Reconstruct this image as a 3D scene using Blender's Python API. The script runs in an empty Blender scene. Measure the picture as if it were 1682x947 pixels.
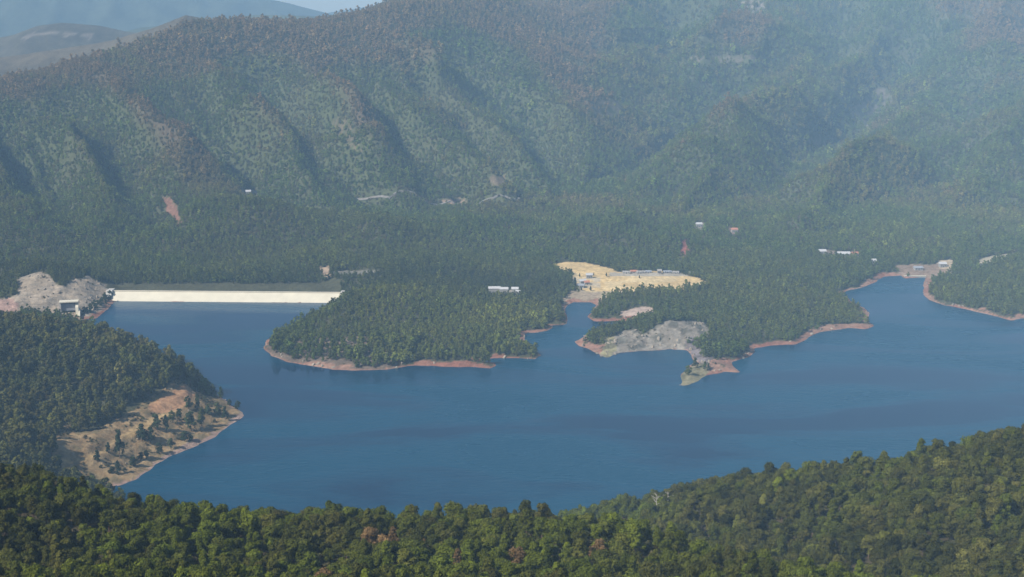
import bpy, math
import numpy as np
from mathutils import Vector

rng = np.random.default_rng(11)
SC = bpy.context.scene
COL = SC.collection

# ------------------------------------------------------------------ viewpoint (metres; lake surface z = 0)
CAMZ = 350.0
FPX = 2310.0
PITCH = math.atan(503.5 / FPX)
CP, SP = math.cos(PITCH), math.sin(PITCH)

def ray(px, py):
    u = (np.asarray(px, float) - 841.0) / FPX
    v = -(np.asarray(py, float) - 473.5) / FPX
    return u, CP + v * SP, -SP + v * CP

def at_depth(px, py, D):
    dx, dy, dz = ray(px, py)
    t = D / dy
    return dx * t, dy * t, CAMZ + dz * t

def on_water(px, py):
    dx, dy, dz = ray(px, py)
    t = -CAMZ / dz
    return dx * t, dy * t

def project(x, y, z):
    zz = z - CAMZ
    d = y * CP - zz * SP
    d = np.where(d < 1, 1, d)
    up = y * SP + zz * CP
    return 841.0 + FPX * x / d, 473.5 - FPX * up / d, d

def sm(a, b, x):
    t = np.clip((x - a) / (b - a), 0, 1)
    return t * t * (3 - 2 * t)

# ------------------------------------------------------------------ noise
def _hash(ix, iy, seed):
    h = (ix.astype(np.int64) * 374761393 + iy.astype(np.int64) * 668265263 + seed * 1442695041) & 0xFFFFFFFF
    h = ((h ^ (h >> 13)) * 1274126177) & 0xFFFFFFFF
    h = h ^ (h >> 16)
    return (h & 0xFFFFFF) / float(0xFFFFFF)

def vnoise(x, y, seed=0):
    ix, iy = np.floor(x), np.floor(y)
    fx, fy = x - ix, y - iy
    fx = fx * fx * fx * (fx * (fx * 6 - 15) + 10)
    fy = fy * fy * fy * (fy * (fy * 6 - 15) + 10)
    a = _hash(ix, iy, seed); b = _hash(ix + 1, iy, seed)
    c = _hash(ix, iy + 1, seed); d = _hash(ix + 1, iy + 1, seed)
    return (a * (1 - fx) + b * fx) * (1 - fy) + (c * (1 - fx) + d * fx) * fy

def fbm(x, y, seed=0, oct=4):
    s, a, t = 0.0, 0.5, 0.0
    for k in range(oct):
        s = s + a * vnoise(x * 2 ** k + 17.3 * k, y * 2 ** k - 9.1 * k, seed + k)
        t += a
        a *= 0.5
    return s / t * 2 - 1

# ------------------------------------------------------------------ the lake outline
SHORE_PX = [
    (188, 494), (300, 495), (430, 496), (548, 497), (535, 503), (518, 516), (490, 531), (460, 546), (438, 558), (430, 571),
    (446, 584), (471, 594), (518, 601), (550, 607), (585, 609), (635, 607), (671, 601), (710, 600), (735, 602), (780, 603),
    (807, 606), (818, 600), (815, 595), (792, 592), (810, 588), (850, 588), (878, 589), (887, 583), (880, 577), (868, 570),
    (860, 557), (862, 547), (880, 546), (896, 543), (908, 537), (900, 534), (928, 532), (932, 523), (929, 507), (931, 502),
    (942, 496), (971, 496), (979, 501), (972, 512), (966, 520), (976, 527), (1000, 527), (1024, 526), (1014, 532), (985, 541),
    (960, 550), (944, 561), (954, 568), (966, 572), (990, 586), (999, 588), (1015, 579), (1058, 576), (1101, 573), (1126, 575),
    (1137, 585), (1142, 594), (1124, 606), (1114, 619), (1120, 633), (1130, 632), (1148, 626), (1163, 616), (1190, 610), (1214, 611),
    (1205, 601), (1203, 594), (1230, 587), (1238, 580), (1240, 572), (1272, 567), (1308, 566), (1318, 560), (1329, 553), (1347, 545),
    (1394, 538), (1422, 541), (1436, 535), (1424, 526), (1430, 514), (1420, 505), (1400, 496), (1384, 484), (1392, 477), (1414, 472),
    (1440, 462), (1451, 454), (1479, 452), (1487, 457), (1520, 455), (1516, 468), (1516, 484), (1527, 492), (1553, 501), (1597, 509),
    (1633, 519), (1661, 526), (1690, 521), (1760, 524), (1850, 520), (2000, 535), (2040, 640), (1900, 700), (1760, 745), (1640, 770),
    (1500, 800), (1380, 815), (1250, 830), (1120, 862), (980, 885), (800, 892), (520, 885), (300, 866), (210, 838), (165, 815),
    (167, 803), (200, 797), (228, 786), (238, 775), (251, 763), (279, 749), (325, 732), (372, 703), (403, 682), (392, 673),
    (372, 660), (345, 640), (316, 617), (290, 597), (250, 578), (205, 560), (165, 541), (133, 526), (140, 524), (158, 523), (178, 507)]
sx, sy = on_water(np.array([p[0] for p in SHORE_PX]), np.array([p[1] for p in SHORE_PX]))
POLY = np.stack([sx, sy], 1)

def in_poly(x, y, P):
    inside = np.zeros(x.shape, bool)
    n = len(P)
    j = n - 1
    for i in range(n):
        xi, yi = P[i]; xj, yj = P[j]
        if yi != yj:
            c = ((yi > y) != (yj > y)) & (x < (xj - xi) * (y - yi) / (yj - yi) + xi)
            inside ^= c
        j = i
    return inside

def seg_dist(x, y, P, closed=True):
    best = np.full(x.shape, 1e18)
    n = len(P)
    for i in range(n if closed else n - 1):
        ax, ay = P[i]; bx, by = P[(i + 1) % n]
        vx, vy = bx - ax, by - ay
        L = vx * vx + vy * vy + 1e-9
        t = np.clip(((x - ax) * vx + (y - ay) * vy) / L, 0, 1)
        dx = x - (ax + t * vx); dy = y - (ay + t * vy)
        np.minimum(best, dx * dx + dy * dy, out=best)
    return np.sqrt(best)

def lake_dist(x, y):
    """positive on land, negative in the lake"""
    d = np.full(x.shape, 400.0)
    m = (x > POLY[:, 0].min() - 300) & (x < POLY[:, 0].max() + 300) & (y > POLY[:, 1].min() - 300) & (y < POLY[:, 1].max() + 200)
    xs, ys = x[m], y[m]
    if xs.size:
        w = 3.0 * fbm(xs / 24, ys / 24, 50, 4)
        e = seg_dist(xs, ys, POLY)
        e = np.where(in_poly(xs, ys, POLY), -e, e) + w
        d[m] = np.minimum(e, 400)
    return d

# ------------------------------------------------------------------ the relief: control points seen from the viewpoint
CT = []
def P(px, py, D, drop=0.0):
    x, y, z = at_depth(px, py, D)
    CT.append((float(x), float(y), float(z) - drop))
def W(x, y, z):
    CT.append((x, y, z))

for x in (-700, -350, 0, 350, 700):
    W(x, -250, 345); W(x * .8, 0, 333)
    W(x * .6, 110, 282); W(x * .5, 200, 243)
# near slope (tree tops -> ground)
for px in (-200, 0, 200, 420, 640, 860, 1080, 1300):
    P(px, 947, 300, 10)
    P(px, 895, 365, 10)
for px, py, D in ((-250, 758, 500), (-120, 757, 490), (0, 760, 480), (60, 773, 478), (140, 790, 474), (215, 808, 470), (280, 828, 466), (340, 840, 464), (420, 836, 462),
                  (500, 829, 460), (640, 826, 458), (790, 836, 455), (930, 842, 450), (1060, 848, 430), (1200, 872, 400), (1300, 902, 368), (1400, 942, 335)):
    P(px, py, D, 10 if px > 300 else 4)
    x, y, z = at_depth(px, py, D)
    W(float(x) * 1.14, float(y) * 1.14, float(z) - 10 - 44)
    if px < 1000:
        W(float(x) * 1.42, float(y) * 1.42, max(22.0, float(z) - 10 - 118))
for px in (-250, -100, 30, 110):
    P(px, 790, 760, 30); P(px, 770, 860, 22)
# slope on the right
for px, py, D in ((1500, 947, 330), (1682, 945, 345), (1850, 945, 345), (1400, 905, 385), (1560, 900, 385), (1682, 870, 405), (1850, 860, 410),
                  (1300, 872, 440), (1430, 850, 440), (1560, 830, 440), (1682, 800, 440), (1850, 780, 445),
                  (1180, 850, 520), (1280, 820, 520), (1400, 800, 510), (1540, 775, 500), (1682, 745, 480), (1850, 720, 480),
                  (1030, 842, 610), (1120, 822, 590)):
    P(px, py, D, 9)
for px, py, D in ((950, 832, 690), (1000, 826, 670), (1060, 815, 645), (1120, 809, 620), (1170, 797, 600), (1230, 780, 585), (1290, 773, 570), (1340, 769, 560),
                  (1400, 763, 550), (1480, 750, 535), (1530, 745, 525), (1600, 733, 515), (1640, 720, 505), (1682, 710, 500), (1780, 690, 500), (1900, 670, 510)):
    P(px, py, D, 6 if px > 1250 else 8)
    x, y, z = at_depth(px, py, D)
    W(float(x) * 1.16, float(y) * 1.16, max(12.0, float(z) - 9 - 48))
# the hill by the left bank
for px, py, D, dr in ((-150, 500, 1290, 12), (0, 518, 1270, 12), (46, 522, 1265, 12), (93, 529, 1255, 12), (153, 536, 1240, 12), (200, 556, 1205, 12),
                      (242, 570, 1190, 12), (283, 584, 1165, 11), (300, 607, 1150, 10), (322, 632, 1140, 3), (366, 646, 1137, 2),
                      (-150, 600, 1110, 12), (0, 600, 1120, 12), (100, 600, 1125, 12), (200, 620, 1105, 12), (270, 640, 1100, 6),
                      (0, 680, 1010, 10), (100, 680, 1025, 10), (180, 690, 1035, 4), (250, 690, 1050, 1), (330, 690, 1085, 0), (370, 675, 1105, 0),
                      (0, 750, 920, 4), (90, 740, 950, 2), (150, 745, 965, 0), (200, 745, 985, 0), (260, 725, 1015, 0), (310, 705, 1052, 0), (120, 780, 925, 0), (170, 775, 945, 0), (225, 760, 980, 0)):
    P(px, py, D, dr)
for px, D in ((-150, 1430), (0, 1420), (60, 1400)):
    W(float((px - 841) / FPX * D), D, 8)
# dug out slope beside the dam
for px, py, D in ((0, 505, 1462), (60, 500, 1480), (110, 512, 1468), (130, 505, 1478), (60, 470, 1530), (110, 470, 1535), (30, 455, 1570), (75, 450, 1560), (105, 458, 1560), (140, 462, 1555),
                  (165, 472, 1552), (150, 495, 1500), (165, 487, 1520), (0, 470, 1560), (-100, 480, 1540), (110, 448, 1600), (20, 440, 1620)):
    P(px, py, D)
# peninsula in the middle
for px, py, D, dr in ((600, 462, 1470, 10), (640, 460, 1475, 10), (560, 475, 1455, 10), (520, 500, 1420, 9), (480, 530, 1370, 9), (450, 560, 1310, 6),
                      (680, 465, 1480, 10), (740, 478, 1480, 10), (800, 488, 1480, 10), (860, 496, 1475, 9), (900, 508, 1455, 8),
                      (600, 530, 1375, 9), (680, 530, 1380, 9), (760, 540, 1365, 9), (820, 545, 1355, 8), (560, 570, 1315, 7), (640, 575, 1305, 6), (740, 570, 1315, 6), (520, 570, 1315, 7)):
    P(px, py, D, dr)
# flat land behind, field
for px, py, D in ((580, 462, 1600), (650, 458, 1610), (720, 465, 1600), (800, 465, 1605), (880, 470, 1600), (940, 485, 1575), (960, 470, 1600), (920, 437, 1700), (980, 440, 1690),
                  (1040, 452, 1650), (1100, 455, 1645), (1150, 464, 1620), (1050, 475, 1590), (1100, 480, 1580), (1180, 480, 1580), (1250, 470, 1600), (1330, 460, 1625),
                  (1000, 510, 1500), (1050, 512, 1500), (1100, 510, 1500), (1200, 515, 1480), (1280, 520, 1470), (1350, 510, 1490), (1380, 510, 1495), (1350, 480, 1560),
                  (1040, 528, 1420), (990, 548, 1395), (1080, 536, 1362), (1120, 530, 1366), (1160, 540, 1368), (1170, 570, 1330), (1200, 560, 1370), (1260, 545, 1400), (1040, 545, 1370), (1165, 600, 1250),
                  (1600, 480, 1565), (1682, 470, 1570), (1800, 470, 1570), (1560, 470, 1600), (1420, 450, 1660), (1500, 440, 1705), (1580, 445, 1680), (1640, 440, 1700)):
    P(px, py, D)
# the big slopes behind
HILL = {
    -350: ((475, 1680), (400, 1850), (330, 2020), (250, 2240), (190, 2480), (165, 2650)),
    -150: ((470, 1680), (400, 1850), (330, 2020), (250, 2240), (180, 2480), (157, 2680)),
    0: ((466, 1680), (400, 1830), (330, 2000), (250, 2250), (180, 2500), (140, 2700)),
    150: ((462, 1680), (380, 1870), (300, 2080), (220, 2320), (150, 2550), (99, 2800)),
    330: ((464, 1685), (400, 1850), (330, 2040), (250, 2260), (170, 2520), (100, 2780), (36, 3050)),
    550: ((464, 1690), (400, 1860), (330, 2060), (250, 2300), (170, 2570), (100, 2850), (42, 3150)),
    690: ((400, 1840), (330, 2100), (250, 2350), (170, 2620), (90, 2900), (6, 3250)),
    800: ((400, 1840), (330, 2120), (260, 2350), (180, 2600), (100, 2900), (40, 3200), (-20, 3500)),
    960: ((420, 1790), (380, 1900), (330, 2090), (290, 2250), (230, 2520), (170, 2850), (100, 3250), (40, 3600), (6, 3850)),
    1100: ((400, 1840), (330, 2080), (270, 2300), (200, 2580), (130, 2900), (60, 3250), (-30, 3650)),
    1250: ((400, 1840), (340, 2040), (280, 2260), (220, 2500), (150, 2850), (80, 3200), (0, 3550), (-60, 3900)),
    1400: ((425, 1770), (380, 1900), (320, 2120), (260, 2350), (190, 2650), (120, 3000), (40, 3400), (-40, 3800)),
    1550: ((420, 1790), (370, 1930), (310, 2150), (250, 2400), (180, 2700), (100, 3100), (20, 3500), (-50, 3900)),
    1700: ((440, 1740), (390, 1880), (330, 2080), (260, 2350), (180, 2700), (100, 3100), (0, 3550), (-50, 3950)),
    1900: ((440, 1740), (390, 1880), (330, 2080), (260, 2350), (180, 2700), (100, 3100), (0, 3550), (-50, 3950)),
    2100: ((440, 1740), (330, 2080), (180, 2700), (0, 3550))}
for px, lst in HILL.items():
    kk = 1 + .25 * float(sm(700, 1300, px))
    for py, D in lst:
        P(px, py, D if D < 2000 else 2000 + (D - 2000) * kk)
for px, D, z in ((-350, 3000, 60), (-150, 3050, 70), (0, 3100, 80), (150, 3250, 100), (330, 3550, 170), (550, 3650, 190), (-300, 3900, 60), (100, 3900, 60), (400, 4000, 120), (700, 3900, 330)):
    W(float((px - 841) / FPX * D), D, z)
CT = np.array(CT)
# the shoreline itself
sh = []
for i in range(len(POLY)):
    a, b = POLY[i], POLY[(i + 1) % len(POLY)]
    L = float(np.hypot(*(b - a)))
    for k in range(max(1, int(L / 28))):
        q = a + (b - a) * (k / max(1, int(L / 28)))
        sh.append((q[0], q[1], 0.0))
sh = np.array(sh)
keep = np.ones(len(sh), bool)
for i in range(len(sh)):
    if keep[i]:
        dd = np.hypot(sh[i + 1:, 0] - sh[i, 0], sh[i + 1:, 1] - sh[i, 1])
        keep[i + 1:] &= dd > 12
CP_ALL = np.concatenate([CT, sh[keep]])
CMQ = 35.0
def _phi(r2):
    return np.sqrt(r2 + CMQ * CMQ)
_A = _phi((CP_ALL[:, None, 0] - CP_ALL[None, :, 0]) ** 2 + (CP_ALL[:, None, 1] - CP_ALL[None, :, 1]) ** 2)
_n = len(CP_ALL)
_M = np.zeros((_n + 1, _n + 1)); _M[:_n, :_n] = _A - np.eye(_n) * 6.0; _M[:_n, _n] = 1; _M[_n, :_n] = 1
_wt = np.linalg.solve(_M, np.concatenate([CP_ALL[:, 2], [0]]))

def rbf(x, y):
    out = np.empty(x.shape)
    for s in range(0, x.size, 20000):
        xs, ys = x[s:s + 20000], y[s:s + 20000]
        out[s:s + 20000] = _phi((xs[:, None] - CP_ALL[None, :, 0]) ** 2 + (ys[:, None] - CP_ALL[None, :, 1]) ** 2) @ _wt[:_n] + _wt[_n]
    return out

def spur(x, y):
    """0 in the gullies, 1 on the spurs of the big slopes"""
    wx = 60 * fbm(x / 300, y / 300, 3, 3); wy = 60 * fbm(x / 300, y / 300, 8, 3)
    X, Y = x + wx, y + wy
    n1 = vnoise((X * .86 + Y * .5) / 150, (X * .5 - Y * .86) / 800, 21)
    n1b = vnoise((X * .86 + Y * .5) / 62, (X * .5 - Y * .86) / 330, 22)
    n2 = vnoise((X * .9 - Y * .43) / 300, (-X * .43 - Y * .9) / 1000, 31)
    n2b = vnoise((X * .9 - Y * .43) / 110, (-X * .43 - Y * .9) / 300, 32)
    a = 1 - np.abs(2 * n1 - 1); ab = 1 - np.abs(2 * n1b - 1)
    b = 1 - np.abs(2 * n2 - 1); bb = 1 - np.abs(2 * n2b - 1)
    w = sm(-60, 160, x - 0.02 * y)
    return (.72 * a + .28 * ab) * (1 - w) + (.72 * b + .28 * bb) * w

KNOLLS = [(float((q - 841) / FPX * D_), D_, h_, r_) for q, D_, h_, r_ in ((285, 1880, 34, 85), (60, 1900, 26, 90), (455, 1900, 20, 80), (640, 1860, 20, 90), (800, 1950, 22, 100), (985, 1930, 16, 110), (1190, 1900, 20, 100), (1390, 1950, 22, 110), (1600, 1930, 24, 110))]
GULLIES = []   # (line, depth, width) of the larger valleys cut into the big slopes
def gully(x, y):
    c = np.zeros(x.shape)
    m = (y > 1750) & (y < 4600)
    if not GULLIES or not m.any():
        return c
    xs, ys = x[m], y[m]
    wx = 26 * fbm(xs / 120, ys / 120, 401, 3); wy = 26 * fbm(xs / 120, ys / 120, 405, 3)
    b = np.zeros(xs.shape)
    for ln, dp, wd in GULLIES:
        dp, wd = dp * 1.25, wd * .9
        q = seg_dist(xs + wx, ys + wy, ln, False)
        np.maximum(b, dp * np.exp(-(q / wd) ** 1.5), out=b)
    c[m] = b
    return c

def height(x, y, d=None):
    shp = x.shape
    x = x.ravel().astype(float); y = y.ravel().astype(float)
    if d is None:
        d = lake_dist(x, y)
    d = d.ravel()
    z = np.clip(rbf(x, y), 0, 560)
    far = sm(4300, 5000, y)
    z = z * (1 - far) + 40 * far
    rdg = 2700 + (x + 983) * .65
    hill = sm(1760, 2350, y) * (1 - .9 * sm(-520, -60, y - rdg) * (1 - sm(-100, 320, x))) * (1 - far)
    g = spur(x, y)
    for kx, ky, kh, kr in KNOLLS:
        z = z + kh * np.exp(-(((x - kx) / kr) ** 2 + ((y - ky) / (kr * .9)) ** 2))
    z = z - gully(x, y) * (1 - far)
    z = z + hill * ((112 + 40 * sm(60, 400, x)) * (g - .5) + 20 * fbm(x / 110, y / 110, 41, 4))
    plain = sm(1480, 1720, y) * (1 - sm(2150, 2500, y)) * sm(15, 90, d)
    z = z + plain * sm(60, 150, np.hypot(x - 110, (y - 1640) * 1.1)) * 22 * (fbm(x / 130 + .4 * y / 130, y / 210, 43, 3) + .15)
    z = z + sm(8, 60, d) * 2.4 * fbm(x / 45, y / 45, 45, 3) * (1 - far)
    near = 1 - sm(700, 900, y)
    z = z + near * 3.0 * fbm(x / 30, y / 30, 47, 3)
    prof = .22 * np.clip(d, 0, 60) + .5 * np.clip(fbm(x / 7, y / 7, 61, 2), 0, 1) * np.clip(d, 0, 4)
    # rocky cuts of the quarries
    z2 = prof + (np.maximum(z, prof * .6) - prof) * sm(5, 42, d)
    z2 = np.maximum(z2, .04 + .06 * np.clip(d, 0, 30))
    z = np.where(d < 0, np.maximum(.25 * d, -18), z2)
    return z.reshape(shp)

def hit(px, py, lo=250, hi=4000):
    """where the sight line through a point of the photograph meets the ground"""
    D = np.concatenate([np.arange(lo, 1900, 2.0), np.arange(1900, max(hi, 1905), 5.0)])
    x, y, z = at_depth(px, py, D)
    h = height(x, y)
    k = np.nonzero(z <= np.maximum(h, 0))[0]
    k = k[0] if len(k) else len(D) - 1
    return float(x[k]), float(y[k]), float(max(h[k], 0))

_lines = [([(958, 318), (955, 290), (930, 240), (872, 175), (812, 120), (765, 70)], 62, 80), ([(955, 285), (1040, 236), (1110, 196), (1170, 150), (1215, 90)], 55, 85),
          ([(640, 318), (575, 278), (520, 210), (455, 150), (415, 100)], 44, 62), ([(500, 318), (430, 262), (372, 196), (320, 140)], 44, 58), ([(790, 308), (712, 236), (652, 162), (600, 100)], 48, 64),
          ([(270, 330), (205, 262), (140, 196), (90, 150)], 42, 60), ([(1190, 336), (1240, 276), (1335, 206), (1425, 136), (1490, 60)], 70, 105), ([(1410, 334), (1500, 266), (1565, 190), (1610, 100)], 62, 95),
          ([(1600, 340), (1690, 266), (1760, 190)], 60, 95), ([(885, 300), (838, 250), (780, 190), (720, 130)], 42, 55), ([(120, 320), (60, 250), (0, 190)], 40, 60), ([(1075, 330), (1110, 280), (1190, 232)], 40, 60), ([(1330, 110), (1370, 50), (1390, 0)], 60, 110), ([(1060, 130), (1090, 60), (1100, 10)], 55, 100)]
GULLIES = [(np.array([hit(a, b, 1780, 4600)[:2] for a, b in ln]), dp, wd) for ln, dp, wd in _lines]
def ridge_share(x, y):
    return spur(x, y) * (1 - .8 * np.clip(gully(x, y) / 45, 0, 1)) + .22 * np.clip(1 - gully(x, y) / 12, 0, 1)

# ------------------------------------------------------------------ areas (outlines in the photograph, within a range of distance)
def zoomed(lst, ox, oy, s):
    return [(ox + a / s, oy + b / s) for a, b in lst]
A_FIELD = ([(905, 433), (930, 430), (962, 431), (985, 436), (1003, 441), (1015, 447), (1060, 444), (1105, 446), (1132, 452), (1165, 464), (1150, 472), (1100, 476), (1050, 478), (1010, 482), (990, 490), (960, 490), (946, 474), (938, 462), (940, 450), (915, 441)], 1500, 1800)
A_CREEK = ([(934, 478), (985, 480), (990, 492), (980, 503), (930, 503), (925, 495)], 1480, 1620)
A_CLEAR = (zoomed([(385, 315), (470, 290), (530, 290), (545, 310), (500, 330), (400, 338)], 880, 400, 2.803), 1400, 1600)
A_CUT = (zoomed([(380, 180), (480, 130), (600, 120), (640, 170), (700, 140), (780, 80), (870, 30), (960, 40), (1060, 40), (1200, 60), (1270, 120), (1260, 200), (1340, 310), (1220, 460), (1120, 380), (1060, 300), (900, 300), (700, 315), (450, 325), (330, 395), (260, 360), (310, 240), (330, 190)], 940, 520, 5.607), 1240, 1420)
A_CUTDARK = (zoomed([(1080, 190), (1250, 180), (1350, 310), (1230, 460), (1110, 370), (1040, 280)], 940, 520, 5.607), 1240, 1420)
A_SPIT = (zoomed([(1060, 470), (1180, 430), (1260, 470), (1230, 560), (1130, 640), (1020, 660), (960, 590)], 940, 520, 5.607), 1180, 1330)
A_YEL = (zoomed([(300, 190), (380, 180), (410, 300), (330, 400), (260, 360)], 940, 520, 5.607), 1240, 1380)
A_BANK = (zoomed([(985, 70), (1070, 85), (1180, 185), (1310, 255), (1450, 330), (1480, 390), (1200, 560), (900, 700), (700, 850), (400, 940), (270, 930), (200, 870), (60, 800), (40, 700), (50, 540), (140, 430), (210, 495), (330, 485), (430, 440), (520, 390), (640, 325), (740, 235), (850, 180), (930, 110)], 80, 600, 4.51), 880, 1160)
A_ORANGE = (zoomed([(740, 300), (850, 230), (1000, 130), (1060, 130), (1080, 210), (980, 320), (880, 350), (760, 350)], 80, 600, 4.51), 880, 1160)
A_TRACK = (zoomed([(110, 690), (200, 690), (330, 655), (440, 600), (520, 530), (620, 450), (760, 370), (950, 330), (990, 340), (800, 410), (660, 500), (590, 560), (500, 580), (420, 640), (330, 690), (200, 715), (120, 725)], 80, 600, 4.51), 880, 1160)
A_DAMCUT = (zoomed([(170, 190), (300, 140), (430, 105), (530, 140), (575, 210), (650, 255), (700, 262), (770, 190), (860, 180), (950, 130), (1010, 190), (1110, 240), (1160, 300), (1240, 300), (1240, 420), (1000, 620), (830, 620), (640, 575), (500, 540), (250, 520), (150, 580), (-200, 560), (-200, 430), (100, 370), (200, 330)], 0, 430, 6.469), 1430, 1680)
A_DAMRED = (zoomed([(-200, 430), (110, 370), (200, 480), (150, 580), (-200, 580)], 0, 430, 6.469), 1400, 1600)
SCARS = [([(268, 325), (282, 322), (292, 345), (299, 365), (288, 366), (276, 350)], 1800, 2400, (.20, .105, .07)),
         ([(1120, 394), (1128, 394), (1130, 412), (1122, 428), (1117, 426)], 1750, 2000, (.26, .09, .07)),
         ([(524, 436), (534, 440), (541, 433), (540, 448), (545, 455), (532, 455)], 1600, 1900, (.42, .30, .20)),
         ([(394, 311), (424, 311), (426, 323), (396, 324)], 1900, 2300, (.24, .19, .15)),
         ([(724, 326), (764, 326), (768, 337), (728, 338)], 1900, 2400, (.24, .17, .12)),
         ([(800, 290), (830, 288), (836, 306), (808, 306)], 2000, 2500, (.15, .115, .075)),
         ([(1470, 436), (1560, 432), (1565, 450), (1530, 456), (1478, 452)], 1600, 1800, (.24, .17, .12)),
         ([(1540, 428), (1562, 426), (1564, 440), (1546, 442)], 1600, 1800, (.46, .36, .24)),
         ([(1604, 430), (1620, 422), (1668, 414), (1670, 420), (1626, 432), (1612, 440)], 1650, 1900, (.42, .36, .26)),
         ([(1140, 366), (1160, 366), (1160, 378), (1144, 380)], 1800, 2100, (.20, .17, .13)),
         ([(1195, 374), (1214, 376), (1212, 386), (1198, 386)], 1800, 2100, (.2, .14, .1)),
         ([(1340, 410), (1412, 414), (1412, 424), (1342, 420)], 1700, 1950, (.2, .15, .11)),
         ([(1205, 0), (1250, -4), (1262, 14), (1240, 22), (1222, 10)], 3200, 4400, (.30, .24, .19)),
         ([(960, 168), (1030, 160), (1020, 186), (985, 196)], 2400, 3800, (.17, .135, .10)),
         ([(1395, 180), (1450, 140), (1470, 165), (1430, 215), (1400, 210)], 2400, 3800, (.155, .12, .10)),
         ([(1320, 222), (1375, 228), (1360, 252), (1330, 246)], 2200, 3500, (.17, .13, .10)),
         ([(1120, 92), (1240, 90), (1242, 104), (1122, 104)], 2900, 4200, (.15, .12, .09)),
         ([(540, 185), (570, 195), (600, 250), (585, 255), (550, 215)], 2200, 2800, (.15, .115, .07)),
         ([(800, 478), (855, 476), (858, 486), (802, 486)], 1500, 1640, (.30, .26, .20)),
         ([(545, 445), (640, 443), (640, 449), (545, 451)], 1600, 1760, (.18, .165, .13))]

def area(a, px, py, D, wob=0.0):
    m = in_poly(px, py, a[0])
    return m & (D > a[1]) & (D < a[2])

def strand(x, y):
    return np.clip(1.15 + 3.0 * fbm(x / 55, y / 55, 99, 2) + 1.6 * fbm(x / 14, y / 14, 98, 2), .35, 4.5) + 1.2 * sm(150, 260, x) * sm(1480, 1400, y)

def masks(x, y, z, d):
    px, py, _ = project(x, y, z)
    w = 3.0 * fbm(x / 12, y / 12, 71, 3)
    w2 = 3.0 * fbm(x / 12, y / 12, 75, 3)
    pxw, pyw = px + w, py + w2 * .5
    M = {k: area(a, pxw, pyw, y) for k, a in dict(field=A_FIELD, creek=A_CREEK, clear=A_CLEAR, cut=A_CUT, cutdark=A_CUTDARK, spit=A_SPIT, yel=A_YEL, bank=A_BANK, orange=A_ORANGE, track=A_TRACK, damcut=A_DAMCUT, damred=A_DAMRED).items()}
    M['scar'] = np.full(x.shape, -1)
    for i, s in enumerate(SCARS):
        M['scar'][area(s, pxw, pyw, y)] = i
    M['px'], M['py'] = px, py
    return M

# ------------------------------------------------------------------ material helpers
def new_mat(name):
    m = bpy.data.materials.new(name); m.use_nodes = True
    nt = m.node_tree
    for n in list(nt.nodes):
        nt.nodes.remove(n)
    out = nt.nodes.new('ShaderNodeOutputMaterial')
    return m, nt, out

def N(nt, t, **kw):
    n = nt.nodes.new(t)
    for k, v in kw.items():
        if k == 'inp':
            for a, b in v.items():
                n.inputs[a].default_value = b
        else:
            setattr(n, k, v)
    return n

def simple_mat(name, col, rough=.85, noise=.25, scale=.4, spec=.2, bump=0.0):
    m, nt, out = new_mat(name)
    b = N(nt, 'ShaderNodeBsdfPrincipled'); b.inputs['Roughness'].default_value = rough
    b.inputs['Specular IOR Level'].default_value = spec
    tc = N(nt, 'ShaderNodeNewGeometry')
    no = N(nt, 'ShaderNodeTexNoise'); no.inputs['Scale'].default_value = scale; no.inputs['Detail'].default_value = 5
    nt.links.new(tc.outputs['Position'], no.inputs['Vector'])
    mr = N(nt, 'ShaderNodeMapRange'); mr.inputs['From Min'].default_value = .3; mr.inputs['From Max'].default_value = .7
    mr.inputs['To Min'].default_value = 1 - noise; mr.inputs['To Max'].default_value = 1 + noise * .6
    nt.links.new(no.outputs['Fac'], mr.inputs['Value'])
    mx = N(nt, 'ShaderNodeVectorMath', operation='SCALE'); mx.inputs[0].default_value = col[:3]
    nt.links.new(mr.outputs['Result'], mx.inputs['Scale'])
    nt.links.new(mx.outputs['Vector'], b.inputs['Base Color'])
    if bump:
        bp = N(nt, 'ShaderNodeBump'); bp.inputs['Strength'].default_value = 1; bp.inputs['Distance'].default_value = bump
        nt.links.new(no.outputs['Fac'], bp.inputs['Height']); nt.links.new(bp.outputs['Normal'], b.inputs['Normal'])
    nt.links.new(b.outputs['BSDF'], out.inputs['Surface'])
    return m

def foliage_mat():
    m, nt, out = new_mat('pine_foliage')
    at = N(nt, 'ShaderNodeAttribute', attribute_type='INSTANCER', attribute_name='tint')
    tc = N(nt, 'ShaderNodeTexCoord')
    no = N(nt, 'ShaderNodeTexNoise'); no.inputs['Scale'].default_value = .55; no.inputs['Detail'].default_value = 3
    nt.links.new(tc.outputs['Object'], no.inputs['Vector'])
    mr = N(nt, 'ShaderNodeMapRange'); mr.inputs['From Min'].default_value = .3; mr.inputs['From Max'].default_value = .7
    mr.inputs['To Min'].default_value = .7; mr.inputs['To Max'].default_value = 1.35
    nt.links.new(no.outputs['Fac'], mr.inputs['Value'])
    sc = N(nt, 'ShaderNodeVectorMath', operation='SCALE')
    nt.links.new(at.outputs['Vector'], sc.inputs[0]); nt.links.new(mr.outputs['Result'], sc.inputs['Scale'])
    d = N(nt, 'ShaderNodeBsdfPrincipled'); d.inputs['Roughness'].default_value = .75; d.inputs['Specular IOR Level'].default_value = .04
    t = N(nt, 'ShaderNodeBsdfTranslucent')
    mx = N(nt, 'ShaderNodeMixShader'); mx.inputs['Fac'].default_value = .18
    nt.links.new(sc.outputs['Vector'], d.inputs['Base Color']); nt.links.new(sc.outputs['Vector'], t.inputs['Color'])
    nt.links.new(d.outputs['BSDF'], mx.inputs[1]); nt.links.new(t.outputs['BSDF'], mx.inputs[2])
    nt.links.new(mx.outputs['Shader'], out.inputs['Surface'])
    return m

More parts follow.
